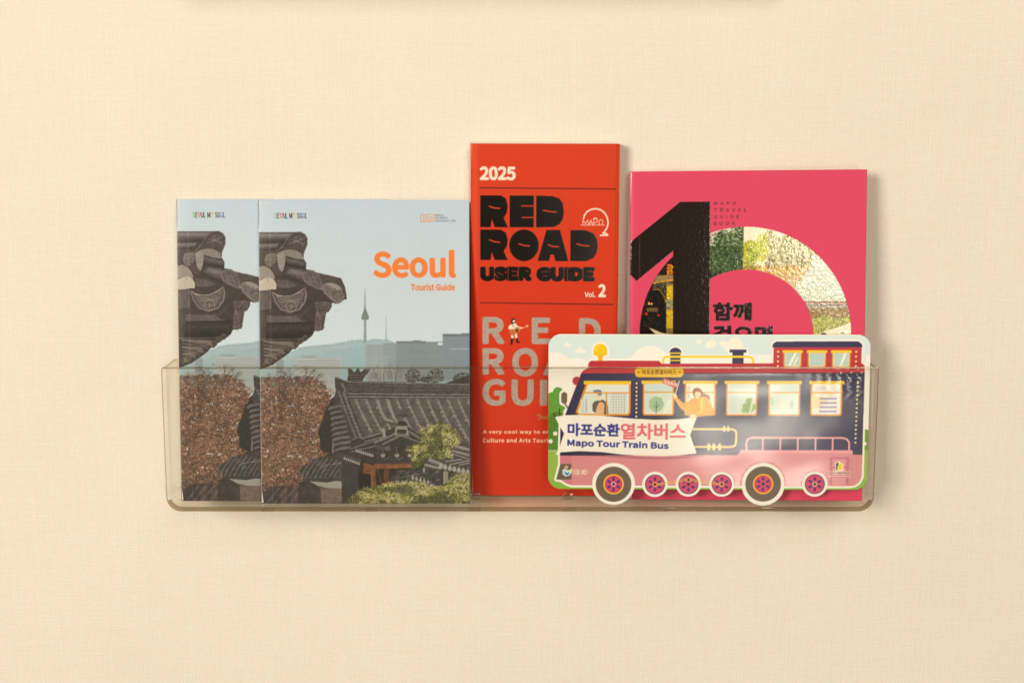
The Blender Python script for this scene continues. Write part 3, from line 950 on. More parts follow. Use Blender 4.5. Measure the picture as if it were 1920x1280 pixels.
    # right tile
    A.poly([(552, 408), (640, 424), (740, 450), (775, 530), (788, 630), (766, 632), (752, 575), (728, 515), (650, 480), (575, 500)], (92, 81, 73)); A.stroke([(556, 412), (640, 428), (738, 454)], 6, (114, 101, 92))
    A.poly([(570, 525), (585, 500), (650, 486), (710, 505), (745, 540), (765, 600), (748, 652), (700, 664), (650, 625), (600, 580)], (126, 113, 101))
    A.poly([(600, 492), (660, 490), (715, 510), (745, 545), (700, 550), (640, 515)], (152, 138, 124))
    A.stroke([(572, 528), (602, 580), (650, 625), (700, 662), (745, 652), (764, 600)], 6, (150, 136, 121))
    for pts in ([(610, 530), (680, 560), (740, 580)], [(620, 560), (680, 580), (735, 560)], [(640, 590), (680, 600), (740, 605)], [(690, 535), (670, 610)], [(660, 610), (720, 640)]):
        A.stroke(pts, 5, (90, 78, 69), 0.9)
    # big round tile
    A.poly([(145, 560), (195, 592), (250, 602), (310, 598), (380, 565), (430, 528), (395, 568), (310, 612), (240, 615), (190, 605)], (170, 157, 134))
    A.poly([(145, 568), (200, 606), (300, 606), (380, 575), (432, 530), (446, 580), (432, 655), (382, 722), (302, 748), (222, 722), (175, 655)], (114, 101, 91))
    A.stroke([(147, 570), (176, 652), (222, 718), (302, 744), (380, 718), (430, 655), (443, 585), (430, 535)], 9, (138, 124, 111)); A.stroke([(165, 590), (190, 648), (232, 702), (302, 726), (368, 702), (414, 645), (426, 590)], 4, dk)
    for pts in ([(215, 630), (270, 625), (330, 640), (400, 625)], [(225, 655), (290, 640), (380, 655)], [(310, 650), (310, 725)], [(270, 690), (352, 690)]):
        A.stroke(pts, 6, (146, 131, 116), 0.9)
    A.ell(312, 690, 44, 42, (150, 135, 119), 0.9, line=6); A.ell(312, 690, 28, 27, (84, 72, 64), 0.8, line=4)
    # box end, beam, bar
    A.poly([(36, 566), (142, 546), (148, 712), (36, 728)], (108, 95, 89)); A.stroke([(142, 546), (148, 712)], 5, dk); A.stroke([(36, 728), (148, 714)], 5, dk)
    A.poly([(100, 770), (360, 775), (400, 815), (480, 822), (98, 830)], (112, 99, 88)); A.stroke([(98, 832), (480, 826)], 5, (60, 50, 44))
    A.poly([(98, 838), (500, 832), (490, 930), (420, 975), (98, 978)], (64, 54, 47))
    A.ruled([(98, 836), (500, 830)], [(98, 974), (440, 962)], [(58, 50, 45), (78, 68, 61), (60, 52, 46), (48, 41, 37)])
    A.ell(60, 830, 40, 62, (86, 74, 66)); A.stroke([(36, 975), (330, 970), (420, 960)], 5, (124, 110, 97))
    A.stroke([(480, 690), (430, 740), (380, 780)], 14, (92, 80, 70), 0.7)
    # carved stone
    A.poly([(528, 680), (560, 652), (612, 650), (662, 664), (640, 720), (612, 742), (600, 800), (588, 884), (545, 900), (505, 890), (515, 800)], (102, 90, 79))
    for i in range(150):
        x = rng.uniform(515, 640); y = rng.uniform(655, 890)
        if x > 600 and y > 740: continue
        A.ell(x, y, rng.uniform(3, 10), rng.uniform(3, 9), [(74, 63, 55), (138, 124, 110), (116, 102, 90)][rng.integers(3)], 0.6)
    A.stroke([(520, 690), (512, 800), (505, 890)], 5, dk)
    # rafters
    A.poly([(36, 985), (66, 985), (66, 1222), (36, 1235)], (66, 56, 50))
    ends = [(345, 1055), (305, 1085), (262, 1112), (228, 1138), (196, 1158), (160, 1182), (128, 1196), (96, 1210)]
    for k, (ex, ey) in enumerate(ends):
        y0_ = 985 + k * 30
        A.poly([(70, y0_), (ex - 25, ey - 62), (ex - 4, ey - 18), (ex - 14, ey - 6), (70, y0_ + 14)], (124, 110, 96) if k % 2 == 0 else (98, 85, 75))
        A.stroke([(70, y0_ + 16), (ex - 14, ey - 4)], 6, (58, 48, 42))
        A.stroke([(70, y0_ + 6), (ex - 30, ey - 40)], 3, (156, 141, 124), 0.6)
    for (ex, ey) in ((400, 985), (358, 1022), (438, 962)):
        A.ell(ex - 10, ey, 24, 26, (108, 94, 82)); A.ell(ex - 12, ey + 2, 14, 15, (84, 72, 63))
    A.T()
    # the eave is greyer than the paint used above
    Y_, X_ = np.mgrid[0:A.H, 0:A.W]
    em = ((X_ / A.S < 172) & (Y_ / A.S < 320) & (A.img.mean(axis=2) < 175))[..., None]
    gg = A.img.mean(axis=2, keepdims=True)
    A.img = np.where(em, (gg + (A.img - gg) * 0.72 - 96) * 1.12 + 88, A.img).astype(np.float32)
    # photographic contrast and fine tone in the dark parts; nothing of it follows any light in the room
    dark = np.clip((128 - A.img.mean(axis=2)) / 30, 0, 1)[..., None]
    f1 = fbm(A.H, A.W, 16, rng, 3)[..., None]; f2 = fbm(A.H, A.W, 4, rng, 2)[..., None]
    A.img = (A.img * (1 - 0.10 * dark + dark * (0.34 * f1 + 0.26 * f2))).astype(np.float32)
    # micro-relief of the photographed tiles: local contrast
    lum = A.img.mean(axis=2)
    bl = (lum + np.roll(lum, 3, 0) + np.roll(lum, 3, 1) + np.roll(lum, (3, 3), (0, 1))) / 4
    A.img = A.img + (np.clip(lum - bl, -30, 30) * 0.35)[..., None] * np.clip(dark + 0.3, 0, 1)
    # soft focus of a printed photograph
    sm = A.img
    for ax in (0, 1):
        sm = (np.roll(sm, 1, ax) + 2 * sm + np.roll(sm, -1, ax)) / 4
    A.img = (0.55 * A.img + 0.45 * sm).astype(np.float32)
    A.img[:3] = A.img[3]; A.img[-3:] = A.img[-4]
    A.grain(0.05, 3)
    # spine crease
    A.stroke([(509.5, 373), (509.5, 943)], 0.7, (226, 228, 224), 0.35)
    A.stroke([(488.4, 373), (488.4, 943)], 1.0, (232, 232, 226), 0.55)
    # ---- lettering
    og = (240, 124, 48)
    A.text('Seoul', 701.5, 465.5, 856.5, 518, og, fat=2.5)
    A.text('Tourist Guide', 771.5, 528.5, 854.5, 541.5, (232, 122, 62), fat=0.65)
    x = 518.2
    ink = (50, 44, 40)
    for ch, w_, c in (('S', 5.0, (96, 176, 90)), ('E', 4.4, ink), ('h', 6.6, None), ('U', 4.8, ink), ('L', 4.0, ink), (' ', 2.4, ink), ('M', 6.2, ink), ('y', 6.0, None), (' ', 2.4, ink), ('S', 5.0, ink), ('O', 5.0, ink), ('u', 5.2, None), ('L', 4.0, ink)):
        if ch == 'h':
            A.stroke([(x + 3.1, 406), (x + 0.6, 400.2), (x + 1.4, 397.8), (x + 3.1, 399.4), (x + 4.8, 397.8), (x + 5.6, 400.2)], 1.1, (222, 72, 58), closed=True)
        elif ch == 'y':
            A.poly([(x + .2, 397), (x + 5.2, 397), (x + 3.5, 402.6), (x + 1.9, 402.6)], (232, 166, 50)); A.ell(x + 2.7, 405.4, 1.1, 1.1, (232, 166, 50))
        elif ch == 'u':
            A.stroke([(x + .6, 402), (x + 1, 405.2), (x + 2.3, 406.5), (x + 3.6, 405.2), (x + 4, 402)], 1.1, (86, 96, 172)); A.rect(x + .5, 397.4, x + 1.7, 400, (86, 96, 172)); A.rect(x + 3, 397.4, x + 4.2, 400, (86, 96, 172))
        elif ch != ' ':
            A.text(ch, x, 396.8, x + w_ - 0.5, 407.2, c, fat=0.28)
        x += w_
    tc = (232, 140, 66)
    A.stroke([(806, 400.3), (790.6, 400.3), (790.6, 413), (814.2, 413), (814.2, 399.4), (808, 399.4)], 1.2, tc)
    A.text('sto', 793.5, 402, 812, 411.8, tc, fat=0.2)
    A.text('SEOUL', 816.6, 399.3, 833, 403.0, (70, 66, 58), fat=0.15)
    A.text('TOURISM', 816.6, 404.5, 840, 408.2, (70, 66, 58), fat=0.15)
    A.text('ORGANIZATION', 816.6, 409.8, 855.5, 413.5, (70, 66, 58), fat=0.15)
    return A


# ------------------------------------------------------------------ artwork: the red user guide
def art_red():
    A = Art(881, 270, 1161, 929, 3.0, (214, 54, 20), 5)
    rng = A.rng
    yy = np.linspace(0, 1, A.H)[:, None, None]
    A.img[:] = np.array([218, 60, 22.0]) + (np.array([210, 48, 16.0]) - np.array([218, 60, 22.0])) * yy
    A.T(3.6576, 860, 250)
    cream = (252, 224, 190); ln = (92, 26, 16); bk = (24, 17, 13)
    A.text('2025', 139, 222, 387, 316, cream, fat=6, font='cjk')
    A.stroke([(140, 365), (1074, 371)], 7.5, ln)
    A.stroke([(143, 1138), (1063, 1149)], 7, ln)
    A.gloss = 1.0
    def R_(x, y, w, h):
        A.poly([(x, y), (x + w * .74, y), (x + w * .93, y + h * .10), (x + w, y + h * .33), (x + w * .96, y + h * .56), (x + w * .85, y + h * .70), (x + w, y + h), (x + w * .52, y + h), (x + w * .42, y + h * .74), (x + w * .37, y + h), (x, y + h)], bk)
    red = (218, 60, 22)
    R_(143, 414, 190, 214); A.rect(345, 416, 512, 628, bk)
    A.poly([(528, 417), (640, 418), (690, 436), (712, 470), (720, 520), (714, 570), (690, 606), (650, 626), (528, 628)], bk)
    R_(143, 644, 190, 205); A.ell(445, 749, 102, 107, bk)
    A.poly([(600, 645), (694, 645), (753, 855), (664, 856), (650, 812), (628, 812), (620, 854), (540, 853)], bk)
    A.poly([(766, 646), (875, 647), (925, 668), (950, 705), (956, 752), (948, 800), (922, 836), (875, 855), (766, 854)], bk)
    A.text('USER', 141, 891, 499, 992, bk, fat=14, font='cjk'); A.text('GUIDE', 531, 893, 937, 994, bk, fat=14, font='cjk')
    A.gloss = 0.0
    for pts in ([(205, 487), (235, 498), (277, 502)], [(577, 514), (620, 522), (667, 526)], [(207, 713), (240, 725), (277, 729)], [(410, 740), (445, 750), (483, 753)], [(613, 745), (645, 756), (685, 759)], [(812, 739), (850, 749), (898, 753)]):
        A.stroke(pts, 8, red)
    A.rect(425, 481, 513, 489, red); A.rect(428, 558, 513, 566, red)
    for pts in ([(205, 905), (205, 955)], [(262, 930), (300, 950)], [(250, 950), (270, 972)], [(362, 925), (402, 925)], [(362, 955), (402, 955)], [(455, 920), (478, 926)], [(335, 893), (335, 990)], [(408, 893), (408, 990)], [(240, 893), (240, 985)],
                [(572, 930), (612, 925)], [(580, 955), (608, 955)], [(668, 897), (668, 955)], [(722, 897), (722, 990)], [(748, 897), (748, 990)], [(796, 930), (826, 940)], [(855, 897), (855, 990)], [(888, 925), (936, 925)], [(888, 960), (936, 960)]):
        A.stroke(pts, 3.2, red, 0.85)
    # round emblem with its lettering
    A.stroke([(855, 568), (862, 545), (880, 522), (908, 507), (940, 502), (972, 510), (1000, 530), (1018, 560), (1025, 595), (1018, 630), (1000, 658), (990, 666), (1012, 668), (1024, 680), (974, 681)], 10, cream)
    A.stroke([(836, 612), (1000, 612)], 4, cream)
    for pts in ([(850, 610), (852, 578), (868, 604), (884, 578), (890, 610)], [(893, 610), (906, 578), (920, 610)], [(900, 598), (914, 598)], [(926, 610), (926, 570), (944, 570), (952, 582), (944, 596), (928, 596)], [(958, 612), (966, 604), (960, 590), (968, 576), (982, 576), (990, 590), (984, 604), (992, 612)]):
        A.stroke(pts, 4, cream)
    A.stroke([(922, 570), (935, 563), (950, 568)], 3.5, cream)
    A.text('Vol.', 867, 1062, 943, 1100, cream, fat=1.8); A.text('2', 962, 1010, 1016, 1100, cream, fat=5.5)
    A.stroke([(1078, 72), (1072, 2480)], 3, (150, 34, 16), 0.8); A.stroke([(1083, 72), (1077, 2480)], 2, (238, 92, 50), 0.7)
    # foil letters
    A.T(3.0476, 860, 560)
    foil = (178, 158, 138)
    fb = fbm(A.H, A.W, 5, rng, 3)

    def foilc(X, Y):
        iy = np.clip(((Y - A.y0) * A.S).astype(int), 0, A.H - 1); ix = np.clip(((X - A.x0) * A.S).astype(int), 0, A.W - 1)
        return np.array(foil, float) * (1 + 0.35 * fb[iy, ix][..., None])
    A.gloss = 0.55
    for ch, x0, y0, x1, y1 in (('R', 130, 84, 259, 239), ('E', 417, 87, 527, 239), ('D', 692, 90, 820, 243), ('R', 130, 262, 259, 416), ('O', 304, 261, 456, 427), ('A', 486, 264, 640, 420), ('D', 690, 266, 820, 420),
                               ('G', 129, 439, 266, 597), ('U', 300, 442, 431, 597), ('I', 466, 444, 510, 595), ('D', 560, 444, 690, 596), ('E', 720, 444, 820, 596)):
        A.text(ch, x0, y0, x1, y1, foilc, fat=9)
    A.gloss = 0.0
    # guitar player: a small flat drawing
    A.T(4.57, 880, 570)
    A.poly([(355, 105), (372, 92), (390, 98), (394, 110), (392, 128), (385, 140), (380, 165), (374, 135), (372, 160), (358, 168), (356, 130)], (40, 22, 16))
    A.ell(378, 116, 11, 13, (244, 214, 180)); A.poly([(355, 105), (372, 92), (391, 98), (380, 106), (366, 112), (362, 130), (356, 128)], (40, 22, 16))
    A.poly([(345, 150), (368, 138), (392, 134), (412, 160), (440, 168), (465, 170), (465, 178), (420, 182), (405, 190), (370, 200), (350, 190), (330, 182), (332, 162)], (246, 226, 192))
    A.poly([(352, 225), (375, 225), (378, 262), (356, 266)], (244, 218, 184)); A.poly([(384, 225), (406, 220), (410, 262), (392, 264)], (244, 218, 184))
    A.ell(368, 212, 30, 27, (196, 112, 52)); A.ell(410, 190, 26, 22, (196, 112, 52)); A.ell(406, 196, 11, 11, (60, 28, 18)); A.stroke([(420, 188), (490, 162)], 5, (226, 176, 110)); A.ell(494, 158, 11, 7, (246, 214, 170))
    A.poly([(352, 265), (374, 263), (372, 300), (362, 318), (348, 318), (350, 296)], (48, 24, 20)); A.poly([(392, 264), (412, 262), (418, 290), (438, 294), (434, 302), (404, 306)], (48, 24, 20))
    A.stroke([(366, 140), (376, 168)], 5, (40, 22, 16))
    # running dog
    dg = (196, 104, 60)
    A.poly([(560, 920), (580, 930), (596, 918), (614, 922), (618, 936), (680, 938), (690, 962), (664, 966), (650, 958), (618, 960), (604, 974), (588, 972), (602, 952), (590, 940), (572, 938)], dg); A.stroke([(566, 924), (584, 940), (610, 944)], 3, (110, 34, 20))
    ct = (250, 214, 172)
    A.T(3.0476, 860, 560)
    A.text('A very cool way to enjoy', 132, 736, 583, 764, ct, fat=1.3, space=1.06); A.text('Culture and Arts Tourism', 132, 784, 565, 811, ct, fat=1.3, space=1.06)
    A.T()
    A.grain(0.02, 3)
    return A


# ------------------------------------------------------------------ artwork: the pink travel guide
def art_pink():
    PK = (224, 52, 86)
    A = Art(1181, 320, 1623, 940, 2.6, PK, 7)
    rng = A.rng
    A.T(3.764, 1160, 300)
    # arch of photographs: painted on a copy, then kept only inside the ring
    keep_img = A.img.copy()
    A.gloss = 0.9
    A.rect(60, 400, 1700, 1700, (150, 140, 120))
    # trees panel
    A.rect(645, 440, 885, 1300, (206, 196, 178))
    for i in range(24):
        x = rng.uniform(650, 880); A.stroke([(x, 480), (x, rng.uniform(560, 700))], 3, (170, 158, 140), .5)
    P = np.stack([rng.uniform(645, 884, 5200), rng.uniform(455, 860, 5200)], 1)
    for x, y in P:
        if y < 600:
            keep = math.hypot((x - 745) / 75, (y - 600) / 110) < 1.0 or math.hypot((x - 860) / 50, (y - 530) / 75) < 1.0 or (x > 800 and y > 560)
            if not keep and rng.random() < 0.93: continue
        c = [(70, 92, 56), (52, 68, 44), (104, 122, 74), (40, 50, 36), (146, 158, 104), (88, 106, 64)][rng.choice(6, p=[.24, .20, .20, .12, .12, .12])]
        if y < 600 and rng.random() < .18: c = (196, 190, 168)
        a = rng.uniform(-.6, 1.2)
        A.stroke([(x, y), (x + 12 * math.cos(a), y + 12 * math.sin(a))], rng.uniform(4, 9), c, .9)
    A.poly([(645, 640), (700, 600), (740, 520), (790, 600), (885, 560), (885, 860), (645, 860)], (62, 78, 50), .35); A.rect(645, 790, 885, 860, (44, 46, 30), .6)
    for i in range(40):
        x = rng.uniform(645, 885); A.stroke([(x, 760 + rng.uniform(0, 30)), (x + rng.uniform(-3, 3), 850)], 3, (40, 36, 26), .7)
    # park panel
    A.poly([(885, 440), (1420, 440), (1420, 690), (1180, 920), (885, 920)], (226, 214, 184))
    P = np.stack([rng.uniform(885, 1400, 7200), rng.uniform(470, 900, 7200)], 1)
    for x, y in P:
        line = 640 + 60 * math.sin(x / 60.0) - (x - 885) * 0.05
        tree1 = math.hypot((x - 930) / 52, (y - 660) / 100) < 1; tree2 = math.hypot((x - 1015) / 50, (y - 620) / 95) < 1; rest = x > 1040 and y > 520 + 30 * math.sin(x / 25)
        if not (tree1 or tree2 or rest or y > 735): continue
        if y > 740 + (x - 885) * 0.02:
            c = [(210, 170, 90), (186, 142, 76), (232, 204, 136), (150, 120, 70)][rng.integers(4)]
            if x < 990: c = [(150, 136, 40), (110, 90, 36), (196, 158, 60)][rng.integers(3)]
        elif tree1: c = [(170, 172, 40), (138, 146, 34), (196, 194, 70), (104, 112, 36)][rng.integers(4)]
        elif tree2: c = [(184, 180, 66), (150, 152, 52), (214, 206, 120)][rng.integers(3)]
        else: c = [(196, 184, 140), (150, 140, 100), (214, 204, 164), (118, 106, 78), (170, 158, 96)][rng.integers(5)]
        a = rng.uniform(0, PI)
        A.stroke([(x, y), (x + 9 * math.cos(a), y - 9 * math.sin(a))], rng.uniform(4, 9), c, .8)
    for i in range(16):
        x = rng.uniform(1000, 1330); A.stroke([(x, 640 + rng.uniform(0, 50)), (x + rng.uniform(-3, 3), 760)], 4, (86, 70, 50), .7)
    A.poly([(960, 800), (1240, 790), (1340, 760), (1180, 930), (1100, 870)], (180, 156, 112), .55)
    A.poly([(1150, 870), (1300, 800), (1225, 925)], (196, 164, 130))
    A.ell(1375, 680, 16, 9, (226, 220, 208)); A.stroke([(1340, 690), (1385, 688)], 5, (110, 96, 76))
    # sky and river panel
    sky = [(1395, 695), (1720, 695), (1720, 1230), (1300, 1230), (1228, 920)]
    A.poly(sky, (196, 192, 166))
    for i in range(150):
        x = rng.uniform(1240, 1640); y = rng.uniform(700, 980)
        if x < 1395 - (y - 695) * .75 - 0: continue
        A.stroke([(x, y), (x + rng.uniform(30, 90), y - rng.uniform(5, 35))], rng.uniform(7, 18), [(214, 208, 184), (146, 174, 158), (170, 182, 164), (218, 212, 190)][rng.integers(4)], .28)
    A.rect(1280, 1010, 1660, 1050, (168, 156, 138))
    A.rect(1270, 990, 1660, 1004, (146, 98, 78)); A.stroke([(1270, 1012), (1660, 1014)], 5, (112, 74, 58))
    for k in range(7): A.rect(1310 + k * 60, 1010, 1322 + k * 60, 1020, (90, 66, 52))
    P = np.stack([rng.uniform(1290, 1650, 3400), rng.uniform(1032, 1220, 3400)], 1)
    for x, y in P:
        if y > 1100 + 12 * math.sin(x / 30):
            c = [(140, 142, 44), (168, 166, 66), (104, 106, 38), (196, 190, 110)][rng.integers(4)]
        else:
            c = [(140, 108, 66), (112, 84, 54), (168, 140, 84), (128, 118, 56)][rng.integers(4)]
        if y < 1044 and rng.random() < .7: continue
        A.ell(x, y, rng.uniform(2.5, 7), rng.uniform(2, 5), c, .85)
    A.poly([(1385, 1228), (1500, 1190), (1720, 1120), (1720, 1400), (1385, 1400)], (222, 208, 178))
    A.poly([(1425, 1228), (1455, 1206), (1485, 1228)], (56, 46, 36)); A.stroke([(1575, 1215), (1590, 1208), (1600, 1222)], 4, (60, 50, 40))
    # left part
    A.T(4.265, 1180, 340)
    A.rect(40, 560, 380, 1400, (56, 44, 30))
    A.poly([(262, 740), (355, 620), (355, 760)], (36, 26, 18))
    for i in range(90):
        A.ell(rng.uniform(305, 355), rng.uniform(655, 740), rng.uniform(3, 8), rng.uniform(3, 8), [(196, 130, 34), (150, 84, 20), (220, 160, 60)][rng.integers(3)], .85)
    A.poly([(215, 745), (355, 735), (355, 790), (205, 800)], (150, 126, 90)); A.stroke([(200, 802), (355, 775)], 12, (206, 150, 50))
    for i in range(1500):
        x = rng.uniform(190, 355); y = rng.uniform(735, 1230)
        if x < 295 and y > 800 + (295 - x) * .0 and math.hypot((x - 205) / 90, (y - 960) / 120) < 1: continue
        A.ell(x, y, rng.uniform(2, 4), rng.uniform(2, 4), [(170, 156, 128), (110, 100, 84), (190, 178, 146), (78, 70, 58)][rng.integers(4)], .7)
    A.rect(300, 800, 356, 1230, (146, 130, 84), .75)
    for y0 in (820, 1015):
        A.rect(302, y0, 352, y0 + (110 if y0 < 900 else 150), (186, 160, 62)); 
        for i in range(60): A.ell(rng.uniform(305, 350), rng.uniform(y0, y0 + 110), rng.uniform(2, 6), rng.uniform(2, 6), [(172, 138, 30), (232, 202, 80)][rng.integers(2)], .7)
    for i in range(160): A.ell(rng.uniform(302, 352), rng.uniform(935, 1010), 3, 3, [(190, 180, 150), (110, 104, 90)][rng.integers(2)], .8)
    A.poly([(85, 1230), (95, 1110), (130, 980), (185, 850), (250, 858), (285, 920), (296, 1000), (294, 1230)], (38, 28, 20)); A.stroke([(190, 852), (240, 852), (280, 905), (295, 960)], 6, (196, 152, 80), .8)
    for i in range(300):
        x = rng.uniform(110, 290); y = rng.uniform(900, 1200)
        A.ell(x, y, rng.uniform(2, 9), rng.uniform(1.5, 4), [(86, 62, 36), (60, 44, 30), (120, 92, 54), (30, 22, 16)][rng.integers(4)], .6)
    A.rect(140, 1000, 230, 1030, (112, 98, 66)); A.ell(138, 1048, 12, 9, (214, 62, 40)); A.ell(236, 1060, 9, 7, (214, 62, 40)); A.ell(160, 965, 8, 12, (220, 170, 110)); A.ell(180, 968, 6, 10, (226, 190, 130))
    A.poly([(160, 1158), (260, 1200), (355, 1215), (355, 1230), (230, 1230)], (206, 192, 160)); A.poly([(88, 1160), (170, 1170), (220, 1230), (88, 1230)], (46, 38, 28))
    A.T(3.764, 1160, 300)
    # contrast of the printed photographs
    A.img = np.clip((A.img - 128) * 1.28 + 122, 6, 250).astype(np.float32)
    g_ = A.img.mean(axis=2, keepdims=True); A.img = np.clip(g_ + (A.img - g_) * 1.15, 4, 252).astype(np.float32)
    # ring mask
    Y, X = np.mgrid[0:A.H, 0:A.W]
    px = X / A.S + A.x0; py = Y / A.S + A.y0
    cx, cy = 1160 + 897 / 3.764, 300 + 1222 / 3.764
    ro = np.hypot((px - cx) / (750 / 3.764), (py - cy) / (757 / 3.764)); ri = np.hypot((px - cx) / (483 / 3.764), (py - cy) / (457 / 3.764))
    m = np.clip((1 - ro) * 500, 0, 1) * np.clip((ri - 1) * 400, 0, 1)
    m = m.astype(np.float32)
    A.img = A.img * m[..., None] + keep_img * (1 - m[..., None]); A.gl = 0.9 * m
    # the big figure one and the Korean title
    A.gloss = 1.0
    bk = (30, 20, 14)
    A.poly([(437, 290), (646, 290), (646, 1700), (388, 1700), (388, 632), (127, 842), (74, 790), (74, 576)], bk)
    A.text('함께', 670, 996, 948, 1128, bk, fat=7.5); A.text('걸으면', 672, 1158, 1098, 1292, bk, fat=7.5)
    A.gloss = 0.0
    for i, (wd, x1) in enumerate((('MAPO', 829), ('TRAVEL', 905), ('GUIDE', 853), ('BOOK', 825))):
        A.text(' '.join(wd), 674, 290 + i * 46.7, x1, 315 + i * 46.7, (84, 22, 28), fat=0.9, font='cjk', space=1.1)
    for r_ in range(5):
        A.stroke([(676, 1004 + 0), (676, 1004)], 1, bk)
    A.T()
    A.stroke([(1200, 320), (1200, 940)], 0.6, (212, 46, 68), .6)
    A.stroke([(1181.6, 320), (1181.6, 940)], 1.2, (120, 26, 40), .7)
    A.grain(0.02, 3)
    return A


# ------------------------------------------------------------------ artwork: the train-bus leaflet
BX0, BY0, BX1, BY1 = 1027.0, 625.0, 1629.0, 949.0


def bus_sdf(X, Y):
    x0, y0, x1, y1, r = 1028.2, 626.2, 1627.8, 918.5, 24.0
    dx = np.abs(X - (x0 + x1) / 2) - (x1 - x0) / 2 + r; dy = np.abs(Y - (y0 + y1) / 2) - (y1 - y0) / 2 + r
    d = np.hypot(np.maximum(dx, 0), np.maximum(dy, 0)) + np.minimum(np.maximum(dx, dy), 0) - r
    for cx, cy, rr in ((1151.2, 908, 40.2), (1229, 909, 24), (1291.8, 908, 24), (1354.4, 908, 24), (1432, 907.5, 41), (1529, 907.5, 24)):
        d = np.minimum(d, np.hypot(X - cx, Y - cy) - rr)
    return d


def art_bus():
    A = Art(BX0, BY0, BX1, BY1, 3.0, (204, 213, 202), 9)
    rng = A.rng
    CR = (249, 232, 204); NV = (50, 46, 76); MR = (180, 50, 56); YL = (246, 186, 32); OR = (214, 140, 34); PKB = (204, 130, 128)
    A.rect(1027, 625, 1629, 628, (232, 232, 216))
    # clouds and hills
    A.ell(1036, 702, 42, 42, CR); A.ell(1080, 705, 34, 34, CR); A.rect(1027, 690, 1110, 800, CR); A.rect(1027, 760, 1130, 843, (246, 228, 196))
    A.ell(1217, 688, 39, 40, CR)
    A.ell(1063, 646, 5, 4.5, (228, 224, 208)); A.rect(1057, 646, 1071, 649, (228, 224, 208)); A.ell(1087, 656, 5.5, 5, (232, 222, 204)); A.rect(1078, 656, 1097, 661, (232, 222, 204))
    for cx, cy, r in ((1308, 639.5, 4.5), (1326, 646, 6), (1333, 643, 7), (1352, 643, 6), (1376, 643, 12), (1363, 649, 9), (1383, 645, 7), (1370, 655, 7)):
        A.ell(cx, cy, r, r, (248, 222, 190))
    A.rect(1619, 664, 1629, 803, CR); A.poly([(1619, 802), (1629, 806), (1629, 850), (1619, 850)], (112, 142, 52)); A.rect(1615, 843, 1629, 925, (146, 168, 78)); A.ell(1621, 831, 3.5, 3.5, CR)
    gr = (98, 146, 56)
    A.ell(1046, 735, 9.5, 9.5, gr); A.ell(1036, 755, 15, 20, gr); A.ell(1050, 755, 12, 18, gr); A.rect(1027, 745, 1056, 845, gr); A.ell(1046, 800, 22, 28, (84, 122, 44)); A.rect(1027, 785, 1060, 845, (84, 122, 44), .8)
    A.stroke([(1037, 775), (1043, 783), (1049, 790)], 2, (66, 60, 30)); A.stroke([(1049, 766), (1049, 790)], 2, (66, 60, 30))
    for cx, cy in ((1041, 813.5), (1032.5, 828)):
        for k in range(5): A.ell(cx + 2.6 * math.cos(k * 1.256), cy + 2.6 * math.sin(k * 1.256), 1.7, 1.7, CR)
        A.ell(cx, cy, 1, 1, (240, 180, 110))
    A.rect(1027, 846, 1060, 925, (140, 170, 72)); A.rect(1027, 900, 1629, 925, (132, 168, 66))
    body = [(1103.2, 679), (1107.5, 675.6), (1234, 675.2), (1239, 681), (1447, 679.8), (1447, 650), (1444.5, 649.5), (1446, 643), (1452, 639), (1604, 638.2), (1611, 643), (1612.5, 649.2), (1611, 649.5), (1611, 679), (1617, 683), (1617.6, 690), (1617, 893), (1612, 904), (1604, 910), (1595, 911.5), (1072, 911.5), (1062, 908), (1052, 901.5), (1043.3, 900.3), (1050.5, 871), (1050, 836), (1051, 798), (1058, 782), (1088.6, 699.7), (1093, 694), (1101, 690)]
    # white outlines of the roof pieces
    A.rect(1239, 664, 1447, 682, CR); A.stroke(body, 7.4, CR, closed=True)
    for k in range(3):
        pass
    # lamp on the roof
    A.ell(1124.6, 656, 16, 16, CR); A.rect(1108.6, 656, 1140.6, 669, CR); A.rect(1116, 665, 1133, 677, CR)
    A.ell(1124.6, 656.5, 12.6, 12.6, (246, 184, 14)); A.rect(1112, 656.5, 1137.2, 665.6, (246, 184, 14)); A.rect(1120.2, 665, 1129, 677, (228, 164, 20)); A.stroke([(1116, 656), (1117.5, 650), (1122, 647.4)], 1.6, (252, 214, 96), .8)
    # ventilator, funnel, pipe
    A.ell(1264.6, 663, 15, 15, CR); A.ell(1264.6, 661, 11.4, 10.2, NV); A.rect(1253, 660, 1277, 664, CR); A.rect(1255, 661, 1274, 682, NV)
    A.rect(1362, 651, 1400, 663, CR); A.rect(1367, 655, 1395, 681, CR); A.rect(1365.2, 654, 1396.8, 659.8, NV); A.rect(1370.6, 659, 1391.8, 681, NV)
    A.stroke([(1242, 683), (1242, 674), (1245.5, 668.5), (1252, 667.8), (1400, 667.6), (1406, 669), (1409.6, 674), (1409.8, 682)], 7.2, CR, .9)
    A.rect(1255, 661.5, 1274, 682, NV); A.rect(1370.6, 659.8, 1391.8, 681, NV)
    for y in (661, 674.8): A.stroke([(1253.4, y), (1275.6, y)], 2.4, (238, 192, 44))
    A.stroke([(1242, 683), (1242, 674), (1245.5, 668.5), (1252, 667.8), (1400, 667.6), (1406, 669), (1409.6, 674), (1409.8, 682)], 4.2, (238, 190, 40))
    # mirror, lamp at the nose
    A.rrect(1048.6, 731, 1066.4, 761, 8, CR); A.stroke([(1057, 755), (1066, 766)], 8, CR); A.rrect(1052, 734.8, 1063.4, 757, 5.6, (108, 94, 76)); A.stroke([(1058, 755), (1065, 766)], 3, (108, 94, 76))
    A.ell(1081, 713.8, 8, 8.2, MR)
    A.poly(body, MR)
